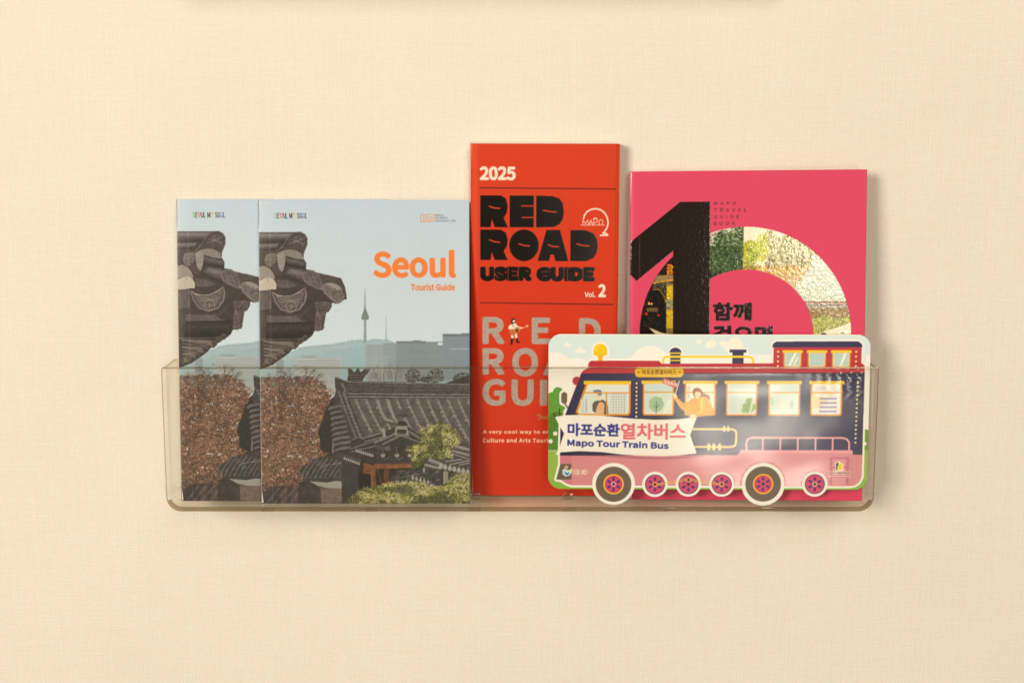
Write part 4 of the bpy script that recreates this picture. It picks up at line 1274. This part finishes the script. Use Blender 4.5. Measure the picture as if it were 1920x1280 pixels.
    navy = [(1090.5, 698.5), (1617.6, 697), (1617.4, 855), (1050, 856), (1051, 798), (1058, 782)]
    A.poly(navy, NV)
    A.poly([(1093, 694), (1240, 687), (1617.6, 689), (1617.6, 697), (1090.5, 699.5)], (190, 58, 62))
    lower = [(1050.2, 855), (1617.3, 851.5), (1617, 893), (1612, 904), (1604, 910), (1595, 911.5), (1072, 911.5), (1062, 908), (1052, 901.5), (1043.3, 900.3), (1050.5, 871)]
    A.poly(lower, PKB); A.rect(1050, 855, 1072, 871, (196, 116, 124)); A.poly([(1053, 901), (1072, 901), (1072, 911.5), (1062, 908)], (196, 116, 124))
    # rear box
    A.poly([(1444.4, 650), (1446, 643), (1452, 639), (1604, 638.2), (1611, 643), (1613, 649.4)], NV)
    for wx0, wx1 in ((1464, 1501.5), (1509, 1547), (1554.2, 1592.5)):
        A.rrect(wx0 + 1.8, 655, wx1 - 1.8, 688, 5, OR); A.rrect(wx0 + 4.4, 656, wx1 - 4.4, 685, 3.5, CR); A.rrect(wx0 + 5, 656, wx1 - 5, 684, 3.5, (178, 194, 172)); A.rrect(wx0, 655, wx1, 660.2, 1.2, YL)
    for pts in ([(1474, 684), (1486, 660), (1491, 660), (1480, 684)], [(1483, 684), (1491, 668), (1494, 668), (1487, 684)], [(1570, 684), (1579, 660), (1584, 660), (1575, 684)]):
        A.poly(pts, (226, 224, 200), .9)
    for x in (1455.7, 1601):
        for y in (658, 667, 676, 685): A.ell(x, y, 1.9, 1.9, (248, 200, 120))
    # big windows
    GL = (206, 212, 190)
    A.poly([(1098, 719), (1182, 719), (1182, 774), (1178, 779), (1086, 779), (1079, 773)], OR); A.poly([(1102.5, 719), (1178.4, 719), (1178.4, 772), (1175, 775.5), (1086, 775.5), (1084, 771)], CR); A.poly([(1103.6, 719), (1177, 719), (1177, 771), (1174, 774.5), (1087.5, 774.5), (1086, 770)], GL)
    A.poly([(1103, 719), (1177, 719), (1177, 735), (1096, 735)], (226, 222, 200), .5)
    for bx0, by0, bx1, by1 in ((1088, 748, 1101, 774), (1145, 738, 1172, 774)):
        A.rect(bx0, by0, bx1, by1, (176, 178, 166), .8)
        for i in range(int((bx1 - bx0) / 5)):
            for j in range(int((by1 - by0) / 5)): A.rect(bx0 + 1 + i * 5, by0 + 1.5 + j * 5, bx0 + 4 + i * 5, by0 + 4.5 + j * 5, (222, 222, 204))
    A.T(8.533, 1030, 620)
    A.poly([(690, 1280), (685, 1180), (715, 1130), (780, 1110), (850, 1100), (900, 1130), (935, 1200), (945, 1330), (760, 1340)], (98, 90, 80)); A.poly([(740, 1300), (760, 1210), (800, 1140), (850, 1140), (880, 1180), (870, 1340), (735, 1345)], (216, 168, 124))
    A.poly([(715, 1010), (730, 1000), (800, 1000), (830, 1060), (830, 1110), (780, 1120), (770, 1080), (725, 1070)], (236, 200, 160)); A.poly([(700, 980), (700, 950), (760, 936), (820, 945), (838, 980), (835, 1025), (800, 1040), (770, 1020), (760, 985)], (112, 128, 148))
    A.T()
    A.stroke([(1094, 736), (1180, 736)], 2.2, OR); A.stroke([(1136.4, 737), (1138, 777)], 2.6, OR); A.rrect(1094, 713.6, 1182.4, 720.2, 1.2, YL)
    for wi, (v0, v1, f0, f1) in enumerate(((1201.8, 1265.8, 1204.6, 1263), (1279.4, 1344, 1282.8, 1340.8), (1357, 1422, 1360, 1418.4), (1436, 1501, 1439, 1498.4), (1515.2, 1580.4, 1517.6, 1577))):
        A.rrect(f0, 716, f1, 778.5, 4, OR); A.rrect(f0 + 3.2, 716, f1 - 3.2, 775.4, 3, CR); A.rrect(f0 + 4, 716, f1 - 4, 774.6, 3, GL if wi != 1 else (240, 226, 190))
        x0 = f0 + 4; x1 = f1 - 4
        if wi in (0, 2, 3):
            A.rect(x0, 718, x1, 734, (190, 204, 188), .7)
            for j in range(9): A.stroke([(x0 + 1, 738 + j * 4), (x0 + 16, 738 + j * 4)], 1, (176, 184, 172), .8)
        if wi == 0:
            for k in range(7): A.ell(1230 + 7.5 * math.cos(k * .9), 757 + 8 * math.sin(k * .9), 7, 7, (158, 184, 136))
            A.ell(1230, 757, 10, 11, (158, 184, 136)); A.stroke([(1230, 752), (1230, 774)], 1.6, (96, 116, 84)); A.stroke([(1225, 758), (1230, 765), (1235, 758)], 1.2, (96, 116, 84))
            A.poly([(1243, 774), (1252, 748), (1257, 748), (1250, 774)], (228, 226, 200), .6)
        if wi == 1:
            for j in range(3): A.rect(1287.5, 722 + j * 15, 1293, 732 + j * 15, (196, 190, 168), .8)
        if wi == 2:
            for cx, cy, r in ((1404, 750, 7), (1398, 760, 7), (1408, 762, 9), (1395, 770, 6), (1404, 770, 7)): A.ell(cx, min(cy, 768), r, r * .8, (142, 168, 100), .9)
            A.poly([(1403, 774), (1409, 746), (1413, 746), (1407, 774)], (228, 226, 200), .7)
        if wi == 3:
            A.ell(1445, 752, 5, 9, (178, 196, 164), .7); A.poly([(1484, 774), (1491, 744), (1495, 744), (1491, 774)], (228, 226, 200), .7); A.ell(1483, 757, 4.5, 8, (172, 182, 168), .6)
        if wi == 4:
            A.rect(x0, 718, x1, 774, (240, 228, 200)); 
            A.rect(1527, 722, 1546, 731, (200, 198, 186), .8)
            A.poly([(1519, 740), (1524, 738), (1527, 742), (1552, 744), (1548, 758), (1530, 764), (1520, 764)], (246, 208, 160))
            for j in range(4): A.rect(1535 + j * 0 if j < 3 else 1534, 744 + j * 8, 1567, 748 + j * 8, (136, 128, 168), .8)
            A.ell(1553, 737, 6, 5, (232, 206, 150))
        A.stroke([(f0 + 2, 734.6), (f1 - 2, 734.6)], 2.2, OR); A.rrect(v0, 712.6, v1, 718.6, 1.2, YL)
    for k in range(9): A.ell(1192.8, 718 + 8 * k - .2 * k, 1.9, 1.9, (232, 208, 150))
    for k in range(15): A.ell(1605.2 - .12 * k, 715 + 8.12 * k, 1.9, 1.9, (226, 208, 132))
    # route sign
    A.rrect(1189, 686.8, 1280.4, 706.8, 8, (206, 140, 26)); A.rrect(1190.2, 687.6, 1279.2, 705.6, 7.4, (244, 184, 34)); A.stroke([(1191, 696.8), (1279, 696.8)], .0, OR)
    A.text('마포순환열차버스', 1202.5, 691.6, 1267, 701.6, (120, 78, 24), fat=0.3); A.ell(1196.4, 697, 1.6, 1.6, (120, 78, 24)); A.ell(1273, 696.6, 1.6, 1.6, (120, 78, 24))
    # woman with a flag
    A.T(8.535, 1200, 620)
    A.poly([(835, 960), (850, 915), (910, 903), (960, 925), (1010, 990), (1080, 1020), (1118, 1060), (1100, 1110), (1040, 1085), (960, 1060), (880, 1060), (840, 1020)], (156, 82, 56))
    A.poly([(862, 1000), (885, 965), (940, 975), (970, 1005), (955, 1040), (925, 1050), (910, 1090), (885, 1060)], (244, 204, 160)); A.stroke([(885, 1018), (905, 1024), (925, 1016)], 5, (170, 70, 50)); A.ell(888, 995, 4, 4, (70, 40, 30)); A.ell(925, 995, 4, 4, (70, 40, 30))
    A.poly([(540, 1085), (590, 1060), (640, 1110), (705, 1165), (800, 1095), (870, 1055), (910, 1090), (960, 1050), (1060, 1060), (1120, 1120), (1170, 1260), (1190, 1330), (880, 1380), (740, 1330), (690, 1265), (640, 1230)], (240, 158, 44))
    A.stroke([(1000, 1060), (965, 1150), (985, 1240), (970, 1300), (920, 1310)], 26, (248, 196, 52))
    A.poly([(516, 1010), (525, 975), (545, 1000), (575, 1010), (592, 1055), (545, 1090), (528, 1060)], (244, 204, 160)); A.stroke([(618, 800), (560, 1000)], 14, (232, 222, 210))
    A.poly([(372, 750), (480, 790), (600, 830), (575, 905), (500, 890), (345, 825)], (204, 96, 84))
    A.T()
    A.text('마포투어', 1243.6, 711, 1267.5, 717.6, (248, 226, 200), fat=0.25, warp=lambda x: (x - 1243) * 0.28)
    # banner
    A.poly([(1050.6, 797), (1059, 812.5), (1050.4, 838)], NV)
    sh = [(1052, 852), (1100, 849), (1180, 855), (1230, 858), (1290, 855), (1330, 850), (1320, 856), (1270, 861), (1200, 861), (1120, 856)]
    A.poly(sh, (150, 88, 96), .55)
    ban = [(1042, 782.6), (1060, 779.6), (1086, 778.7), (1128, 779.8), (1185, 785.4), (1230, 787.4), (1270, 786.2), (1304.8, 782), (1293, 815), (1305.5, 849.4), (1270, 853), (1242, 854.4), (1200, 853.6), (1160, 851.6), (1128, 847.4), (1086, 846), (1060, 848), (1043.5, 853), (1050, 840), (1058.6, 813), (1049, 797)]
    A.stroke(ban, 2.0, (226, 206, 174), closed=True); A.poly(ban, (249, 232, 204))
    A.poly([(1050.4, 849), (1086, 846.5), (1128, 848), (1170, 853), (1128, 854.8), (1050.4, 855)], (44, 40, 66))
    BL = (54, 54, 124); RD = (212, 104, 108)
    A.text('마포순환', 1064, 793, 1162.5, 818, BL, fat=1.1, warp=lambda x: (x - 1064) * 0.012); A.text('열차버스', 1163.5, 793, 1286, 824.5, RD, fat=1.15)
    A.text('Mapo Tour Train Bus', 1063.8, 825, 1254, 841, BL, fat=0.85, warp=lambda x: -1.2 + (x - 1064) * 0.028)
    # hand on the banner
    A.poly([(1291, 780), (1296, 776), (1303, 776), (1306, 783), (1298, 785)], (244, 204, 160))
    # brass pipe on the side
    PY = (236, 196, 96)
    A.stroke([(1296, 804), (1372, 804), (1378, 806), (1380.5, 811), (1380, 830), (1378, 835), (1372, 837.5), (1303, 837.5)], 3.4, PY)
    for x in (1357.5, 1365): A.rect(x - 1.8, 798.5, x + 1.8, 808.5, PY)
    for x in (1329, 1338.5, 1349.5): A.rect(x - 2.4, 831.5, x + 2.4, 844, PY)
    # platform with railing (the figures that stand on it are left out)
    A.T(6.736, 1380, 770)
    RL = (222, 156, 150)
    A.stroke([(132, 500), (132, 400), (150, 355), (195, 337), (1340, 337), (1395, 350), (1428, 395), (1428, 500)], 24, RL)
    for x in (338, 560, 780, 1003, 1220): A.stroke([(x, 340), (x, 500)], 22, RL)
    A.rrect(50, 493, 1475, 552, 20, (220, 150, 146)); A.rrect(20, 535, 1482, 585, 20, (208, 132, 132))
    # little door and the yellow-house emblem
    DP = (184, 104, 116)
    A.rect(1190, 582, 1430, 930, DP); A.rect(1222, 606, 1394, 700, (208, 136, 134)); A.rect(1222, 724, 1394, 815, (208, 136, 134)); A.rect(1222, 842, 1394, 930, (208, 136, 134))
    A.poly([(1258, 650), (1305, 636), (1360, 668), (1362, 758), (1258, 758)], CR); A.poly([(1266, 660), (1298, 646), (1298, 700), (1284, 700), (1284, 748), (1266, 746)], (44, 44, 74)); A.poly([(1286, 700), (1304, 688), (1304, 660), (1318, 650), (1352, 676), (1352, 750), (1286, 750)], (246, 190, 30)); A.stroke([(1318, 690), (1318, 748)], 4, (214, 150, 20))
    A.rect(1172, 764, 1446, 802, (236, 214, 190), .8); A.text('마포구시설관리공단', 1176, 769, 1442, 798, (90, 64, 56), fat=1.2)
    A.stroke([(1175, 828), (1446, 828)], 9, (240, 196, 176))
    for k in range(8): A.ell(660 + k * 28, 884, 6, 6, (226, 152, 132))
    for k in range(6): A.ell(1510, 620 + k * 34, 5, 5, (222, 160, 130))
    A.T(7.11, 1030, 770)
    A.poly([(150, 718), (298, 718), (298, 930), (92, 930), (112, 860)], (104, 90, 72))
    A.ell(228, 764, 22, 22, CR); A.ell(228, 764, 17, 17, (236, 150, 40)); A.ell(230, 764, 10, 10, (150, 60, 24))
    A.poly([(176, 810), (190, 786), (215, 790), (250, 805), (280, 795), (300, 772), (306, 800), (290, 850), (260, 878), (215, 884), (182, 856)], CR)
    A.poly([(182, 812), (200, 794), (235, 822), (280, 816), (284, 838), (250, 872), (212, 872), (188, 850)], (160, 196, 200)); A.poly([(200, 830), (225, 830), (262, 838), (284, 836), (255, 870), (220, 868)], (72, 150, 176)); A.poly([(225, 850), (275, 846), (250, 868), (230, 866)], (38, 104, 140)); A.poly([(255, 812), (285, 800), (302, 778), (300, 806), (280, 826)], (196, 200, 90))
    A.text('마포구', 318, 790, 520, 866, CR, fat=9); A.text('마포구', 324, 796, 514, 860, (170, 66, 56), fat=2.0)
    A.T()

    def wheel(cx, cy, big, hub=True, lines=None):
        ro = 40.2 if big else 24
        A.ell(cx, cy, ro, ro, (244, 230, 202) if big else (246, 234, 212))
        if big:
            A.ell(cx, cy, 33.4, 33.4, (106, 92, 74)); A.ell(cx, cy, 19.2, 19.2, (246, 178, 44)); A.ell(cx, cy, 16.8, 16.8, (196, 72, 90))
        else:
            A.ell(cx, cy, 18.8, 18.8, (58, 48, 98)); A.ell(cx, cy, 17.2, 17.2, (198, 74, 92))
        for k in range(6):
            a = k * PI / 3 + PI / 2; c, s = math.cos(a), math.sin(a)
            A.poly([(cx + 6.6 * c - 1.8 * s, cy + 6.6 * s + 1.8 * c), (cx + 13.2 * c - 2.3 * s, cy + 13.2 * s + 2.3 * c), (cx + 13.2 * c + 2.3 * s, cy + 13.2 * s - 2.3 * c), (cx + 6.6 * c + 1.8 * s, cy + 6.6 * s - 1.8 * c)], (58, 46, 118))
        if hub: A.ell(cx, cy, 3.9, 3.9, CR)
        A.ell(cx, cy, 2.9, 2.9, (48, 44, 78))
    wheel(1151.2, 909, True); wheel(1229, 909, False); wheel(1291.8, 908.5, False, False); wheel(1354.4, 908.5, False); wheel(1432, 907.5, True, False); wheel(1529, 907.5, False)
    A.img = np.clip((A.img - 120) * 1.13 + 124, 8, 252).astype(np.float32)
    RO = (240, 184, 70)
    for dy in (-1.6, 1.6):
        A.stroke([(1232, 909 + dy), (1291.8, 900 + dy), (1352, 908 + dy)], 1.2, RO)
    for cx, cy in ((1229, 909), (1291.8, 900), (1354.4, 908)):
        A.ell(cx, cy, 4.2, 4.2, RO); A.ell(cx, cy, 2.8, 2.8, (48, 44, 78))
    A.grain(0.012, 3)
    return A


# ------------------------------------------------------------------ the wall
me = box_mesh('wall', -2.6, 2.6, 0.0, 0.12, -Z0, 1.5)
wall = link('wall', me, M_WALL)
wall.location = (0, 0, Z0)
tag(wall, kind='structure')

# a shallow unseen cabinet, added above the view to shade the wall's top
cab = empty('unseen_shade_cabinet', (-0.008, 0, Z0 + 0.2485))
tag(cab, 'unseen pale cabinet added above the view to shade the top of the wall', 'cabinet')
M_CAB = plain_mat('cream_laminate', (225, 200, 160), 0.5)
link('carcass', box_mesh('carcass', -0.202, 0.198, -0.022, 0, 0, 0.35, 0.001), M_CAB, cab)
link('door', box_mesh('door', -0.202, -0.003, -0.0295, -0.0225, 0.0015, 0.35, 0.001), M_CAB, cab)
link('door', box_mesh('door', -0.001, 0.198, -0.0295, -0.0225, 0.0015, 0.35, 0.001), M_CAB, cab)

# ------------------------------------------------------------------ the acrylic holder
HX0, HX1 = -0.2392, 0.2503          # outer width
HD = 0.041                           # outer depth
HZ0, HZ1 = Z0 - 0.1125, Z0 - 0.0122  # outer bottom, rim
TH = 0.0026
RB = 0.0105
HW = HX1 - HX0
hold = empty('brochure_holder', (HX0, 0, HZ0))
tag(hold, 'long clear acrylic tray on the wall that holds all the brochures', 'holder')
HH = HZ1 - HZ0


def u_profile(w, h, r, n=10):
    """open path down the left side, round the two lower bends, up the right side"""
    p = [(0.0, h)]
    for i in range(n + 1):
        a = PI + (PI / 2) * i / n
        p.append((r + r * math.cos(a), r + r * math.sin(a)))
    for i in range(n + 1):
        a = 1.5 * PI + (PI / 2) * i / n
        p.append((w - r + r * math.cos(a), r + r * math.sin(a)))
    p.append((w, h))
    return p


def extrude_strip(name, outer, inner, y0, y1, mats, flat_idx, edge_idx, parent):
    bm = bmesh.new()
    n = len(outer)
    A = [[bm.verts.new((p[0], y, p[1])) for p in P] for y in (y0, y1) for P in (outer, inner)]
    o0, i0, o1, i1 = A
    for k in range(n - 1):
        f = bm.faces.new((o0[k], o0[k + 1], o1[k + 1], o1[k])); f.material_index = flat_idx(k)
        f = bm.faces.new((i0[k + 1], i0[k], i1[k], i1[k + 1])); f.material_index = flat_idx(k)
        ei = edge_idx if 3 <= k <= n - 5 else 0
        f = bm.faces.new((o0[k + 1], o0[k], i0[k], i0[k + 1])); f.material_index = ei
        f = bm.faces.new((o1[k], o1[k + 1], i1[k + 1], i1[k])); f.material_index = ei
    for k in (0, n - 1):
        f = bm.faces.new((o0[k], o1[k], i1[k], i0[k])); f.material_index = edge_idx
    bmesh.ops.recalc_face_normals(bm, faces=bm.faces[:])
    me = bpy.data.meshes.new(name)
    bm.to_mesh(me); bm.free()
    return link(name, me, mats, parent)


prof_o = u_profile(HW, HH, RB)
prof_i = [(TH, HH)] + [(p[0], p[1]) for p in u_profile(HW - 2 * TH, HH - TH, RB - TH)[1:-1]]
prof_i = [(TH, HH)] + [(x + TH, z + TH) for x, z in u_profile(HW - 2 * TH, HH - TH, RB - TH)[1:-1]] + [(HW - TH, HH)]
nn = len(prof_o)
extrude_strip('tray_body', prof_o, prof_i, -HD + TH, -0.0022, [M_SIDE, M_EDGE, M_FLOOR],
              lambda k: 2 if 6 <= k <= nn - 8 else 0, 1, hold)


def plate(name, path, y0, y1, mats, parent, rim=1):
    bm = bmesh.new()
    a = [bm.verts.new((p[0], y0, p[1])) for p in path]
    b = [bm.verts.new((p[0], y1, p[1])) for p in path]
    bm.faces.new(a).material_index = 0
    bm.faces.new(b[::-1]).material_index = 0
    n = len(path)
    for k in range(n):
        bm.faces.new((a[k], b[k], b[(k + 1) % n], a[(k + 1) % n])).material_index = rim
    bmesh.ops.recalc_face_normals(bm, faces=bm.faces[:])
    me = bpy.data.meshes.new(name)
    bm.to_mesh(me); bm.free()
    return link(name, me, mats, parent)


plate('front_panel', u_profile(HW, HH, RB, 14), -HD, -HD + TH - 0.00005, [M_CLEAR, M_EDGE], hold)
plate('back_panel', u_profile(HW, HH, RB, 14), -0.0020, -0.0003, [M_SIDE, M_SIDE], hold)
# polished lip along the top of the front panel
M_LIP = acrylic_mat('polished_lip', (0.84, 0.80, 0.70), 0.10, boost=2.5)
link('front_lip', box_mesh('front_lip', 0.0004, HW - 0.0004, -HD - 0.00015, -HD + TH + 0.0001, HH + 0.00005, HH + 0.0011, 0.0004), M_LIP, hold)
# drain pegs: six moulded clear pegs on the floor and the notch below each
peg_bm = bmesh.new()
bmesh.ops.create_cube(peg_bm, size=1.0)
for v in peg_bm.verts:
    v.co = Vector((v.co.x * 0.0092, v.co.y * 0.0085, 0.0028 + v.co.z * 0.0056))
bmesh.ops.bevel(peg_bm, geom=[e for e in peg_bm.edges if max(v.co.z for v in e.verts) > 0.004 or abs(e.verts[0].co.z - e.verts[1].co.z) > 0.003],
                offset=0.0017, segments=4, affect='EDGES', profile=0.5)
for f in peg_bm.faces:
    f.smooth = True
peg_me = bpy.data.meshes.new('floor_peg')
peg_bm.to_mesh(peg_me); peg_bm.free()
peg_me.materials.append(M_PEG)
notch_me = box_mesh('floor_notch', -0.0046, 0.0046, -0.0006, 0.0006, -0.0001, TH + 0.0001, 0.0003)
notch_me.materials.append(M_PEG)
for x in (-0.1690, -0.0975, -0.0262, 0.0400, 0.1085, 0.1780):
    for nm, me_, yy, zz in (('floor_peg', peg_me, -0.0165, TH), ('floor_notch', notch_me, -HD + 0.0002, 0.0)):
        o = bpy.data.objects.new(nm, me_)
        COL.objects.link(o)
        o.parent = hold
        o.location = (x - HX0, yy, zz)

FLOOR = HZ0 + TH + 0.0002            # where the books stand


def book(name, label, cat, group, loc, rot, w, h, thick, spine_rgb, art_obj_fn, back_rgb, spine_side=-1):
    """front cover stands at local y = 0; local origin is the lower left front corner"""
    t = empty(name, loc, rot)
    tag(t, label, cat, group)
    art_obj_fn(t)
    mb = plain_mat(name + '_board', back_rgb, 0.45)
    link('page_block', box_mesh('page_block', 0.0006 if spine_side < 0 else 0.0008, w - 0.0008, 0.0004, thick - 0.0004, 0.0006, h - 0.0006), M_PAGES, t)
    link('back_cover', box_mesh('back_cover', 0, w, thick - 0.00035, thick, 0, h), mb, t)
    sx = (0.0, 0.0005) if spine_side < 0 else (w - 0.0007, w)
    link('spine', box_mesh('spine', sx[0], sx[1], 0.00032, thick - 0.00037, 0, h), plain_mat(name + '_spine', spine_rgb, 0.4), t)
    return t


M_MATT = print_mat('matt_laminate_print', 0.42, coat=0.0, gloss_rough=0.3, spec=0.35)
M_RED = print_mat('silk_print_with_gloss_letters', 0.5, gloss_rough=0.2, bump_s=0.08, bump_scale=1000.0, spec=0.22)
M_PINK = print_mat('silk_print_with_raised_varnish', 0.45, gloss_rough=0.11, bump_s=0.17, bump_scale=380.0, spec=0.5)
M_BUS = print_mat('coated_card_print', 0.30, gloss_rough=0.3, spec=0.25)
M_PAPER = plain_mat('white_paper_edge', (240, 226, 200), 0.7)

# two copies of the grey guide; both lean back against the wall
SW, SH = 0.1458, 0.2112
LEAN_S = math.asin(0.022 / SH)


def bow_s(x, z):
    return -0.0009 * np.sin(np.clip(z / SH, 0, 1) * PI) + 0.0006 * np.exp(-x / 0.004)


def seoul_cover(t):
    sheet('front_cover', art_seoul(), SW, SH, 393, 570, 0.00025, M_MATT, M_PAPER, t, bow_s)


g1 = book('tourist_guide', 'grey tourist guide with orange title standing in front, overlapping its twin', 'booklet', 'grey tourist guides',
          (-0.1754, -0.0310, FLOOR), (-LEAN_S, 0, 0), SW, SH, 0.0036, (150, 150, 148), seoul_cover, (190, 196, 200))
g2 = g1.copy()
COL.objects.link(g2)
for ch in list(g1.children):
    c = ch.copy(); COL.objects.link(c); c.parent = g2
g2['label'] = 'grey tourist guide at the far left, half hidden behind the other copy'
g2.location = (-0.2330, -0.0243, FLOOR)
g2.rotation_euler = (-math.asin(0.0195 / SH), 0, 0)

# red guide
RW, RH = 0.1026, 0.2482


def bow_r(x, z):
    e = np.clip(1 - x / 0.006, 0, 1)
    return 0.0022 * e ** 2 + 0.0008 * np.clip((x - RW + 0.003) / 0.003, 0, 1) ** 2 - 0.0005 * np.sin(np.clip(z / RH, 0, 1) * PI)


def red_cover(t):
    sheet('front_cover', art_red(), RW, RH, 280, 659, 0.00025, M_RED, M_PAPER, t, bow_r)


rd = book('user_guide', 'tall red guide with black title and silver letters in the middle', 'booklet', None,
          (-0.0290, -0.0118, FLOOR + 0.0005), (-R(0.35), R(0.12), 0), RW, RH, 0.0085, (208, 58, 30), red_cover, (206, 60, 32), spine_side=1)
for ch in rd.children:
    if ch.name.startswith('page_block'):
        ch.location.y = 0.0012
        ch.scale.y = 0.85

# pink guide, turned a little so that its right edge comes forward
PW, PH = 0.1617, 0.2298


def bow_p(x, z):
    return 0.0008 * np.exp(-x / 0.002) - 0.0006 * np.sin(np.clip(z / PH, 0, 1) * PI)


def pink_cover(t):
    sheet('front_cover', art_pink(), PW, PH, 442, 620, 0.00025, M_PINK, M_PAPER, t, bow_p)


book('travel_guide', 'bright pink guide with a big black figure one and arch of photographs', 'booklet', None,
     (0.0832, -0.0210, FLOOR + 0.0002), (-math.asin(0.0150 / PH), -R(0.7), -R(3.8)), PW, PH, 0.0042, (200, 48, 70), pink_cover, (226, 60, 84))

# die-cut leaflet standing on its wheels
BW = 0.2226
BH = BW * (BY1 - BY0) / (BX1 - BX0)
leaf = empty('bus_leaflet', (0.0247, -0.0342, FLOOR), (-math.asin(0.0092 / BH), 0, -R(0.75)))
tag(leaf, 'die-cut leaflet printed with a navy and pink train bus, standing on its wheels', 'leaflet')


def bow_b(x, z):
    return -0.0007 * np.sin(x / BW * PI) + 0.0004 * np.sin(z / BH * 5)


sheet('printed_card', art_bus(), BW, BH, 602, 324, 0.0006, M_BUS, M_PAPER, leaf, bow_b, sdf=bus_sdf)

# clear film laid over the bus side of the leaflet, a little wavy and creased at its upper right corner
FX0, FX1, FY0, FY1 = 1071.5, 1617.5, 689.0, 911.0
fnx, fny = 220, 90
gx = np.linspace(0, 1, fnx + 1); gy = np.linspace(0, 1, fny + 1)
FU, FV = np.meshgrid(gx, gy)
fx = (FX0 + FU * (FX1 - FX0) - BX0) / (BX1 - BX0) * BW
fz = (BY1 - (FY0 + FV * (FY1 - FY0))) / (BY1 - BY0) * BH
crease = np.exp(-((1 - FU) / 0.12) ** 2 - (FV / 0.16) ** 2)
fy = bow_b(fx, fz) - 0.00035 - 0.00010 * np.sin(fx * 70 + fz * 40) - 0.00008 * np.sin(fz * 160 - fx * 35) \
    - crease * 0.00030 * np.sin(fx * 900 + np.sin(fz * 700) * 2.0) * np.sin(fz * 620 + 1.0) - 0.0004 * np.exp(-(FV / 0.03) ** 2)
co = np.stack([fx, fy, fz], 2).reshape(-1, 3)
idx = np.arange(co.shape[0]).reshape(fny + 1, fnx + 1)
q = np.stack([idx[1:, :-1], idx[1:, 1:], idx[:-1, 1:], idx[:-1, :-1]], 2).reshape(-1, 4)
# the film is cut out round the wheels
cxy = np.stack([FX0 + FU * (FX1 - FX0), FY0 + FV * (FY1 - FY0)], 2).reshape(-1, 2)[q].mean(axis=1)
keep = np.ones(len(q), bool)
for wx, wy, wr in ((1151.2, 908, 41), (1229, 909, 25), (1291.8, 908, 25), (1354.4, 908, 25), (1432, 907.5, 42), (1529, 907.5, 25)):
    keep &= np.hypot(cxy[:, 0] - wx, cxy[:, 1] - wy) > wr
q = q[keep]
me = bpy.data.meshes.new('clear_film')
me.from_pydata(co.tolist(), [], q.tolist())
me.polygons.foreach_set('use_smooth', [True] * len(me.polygons))
link('clear_film', me, M_FILM, leaf)
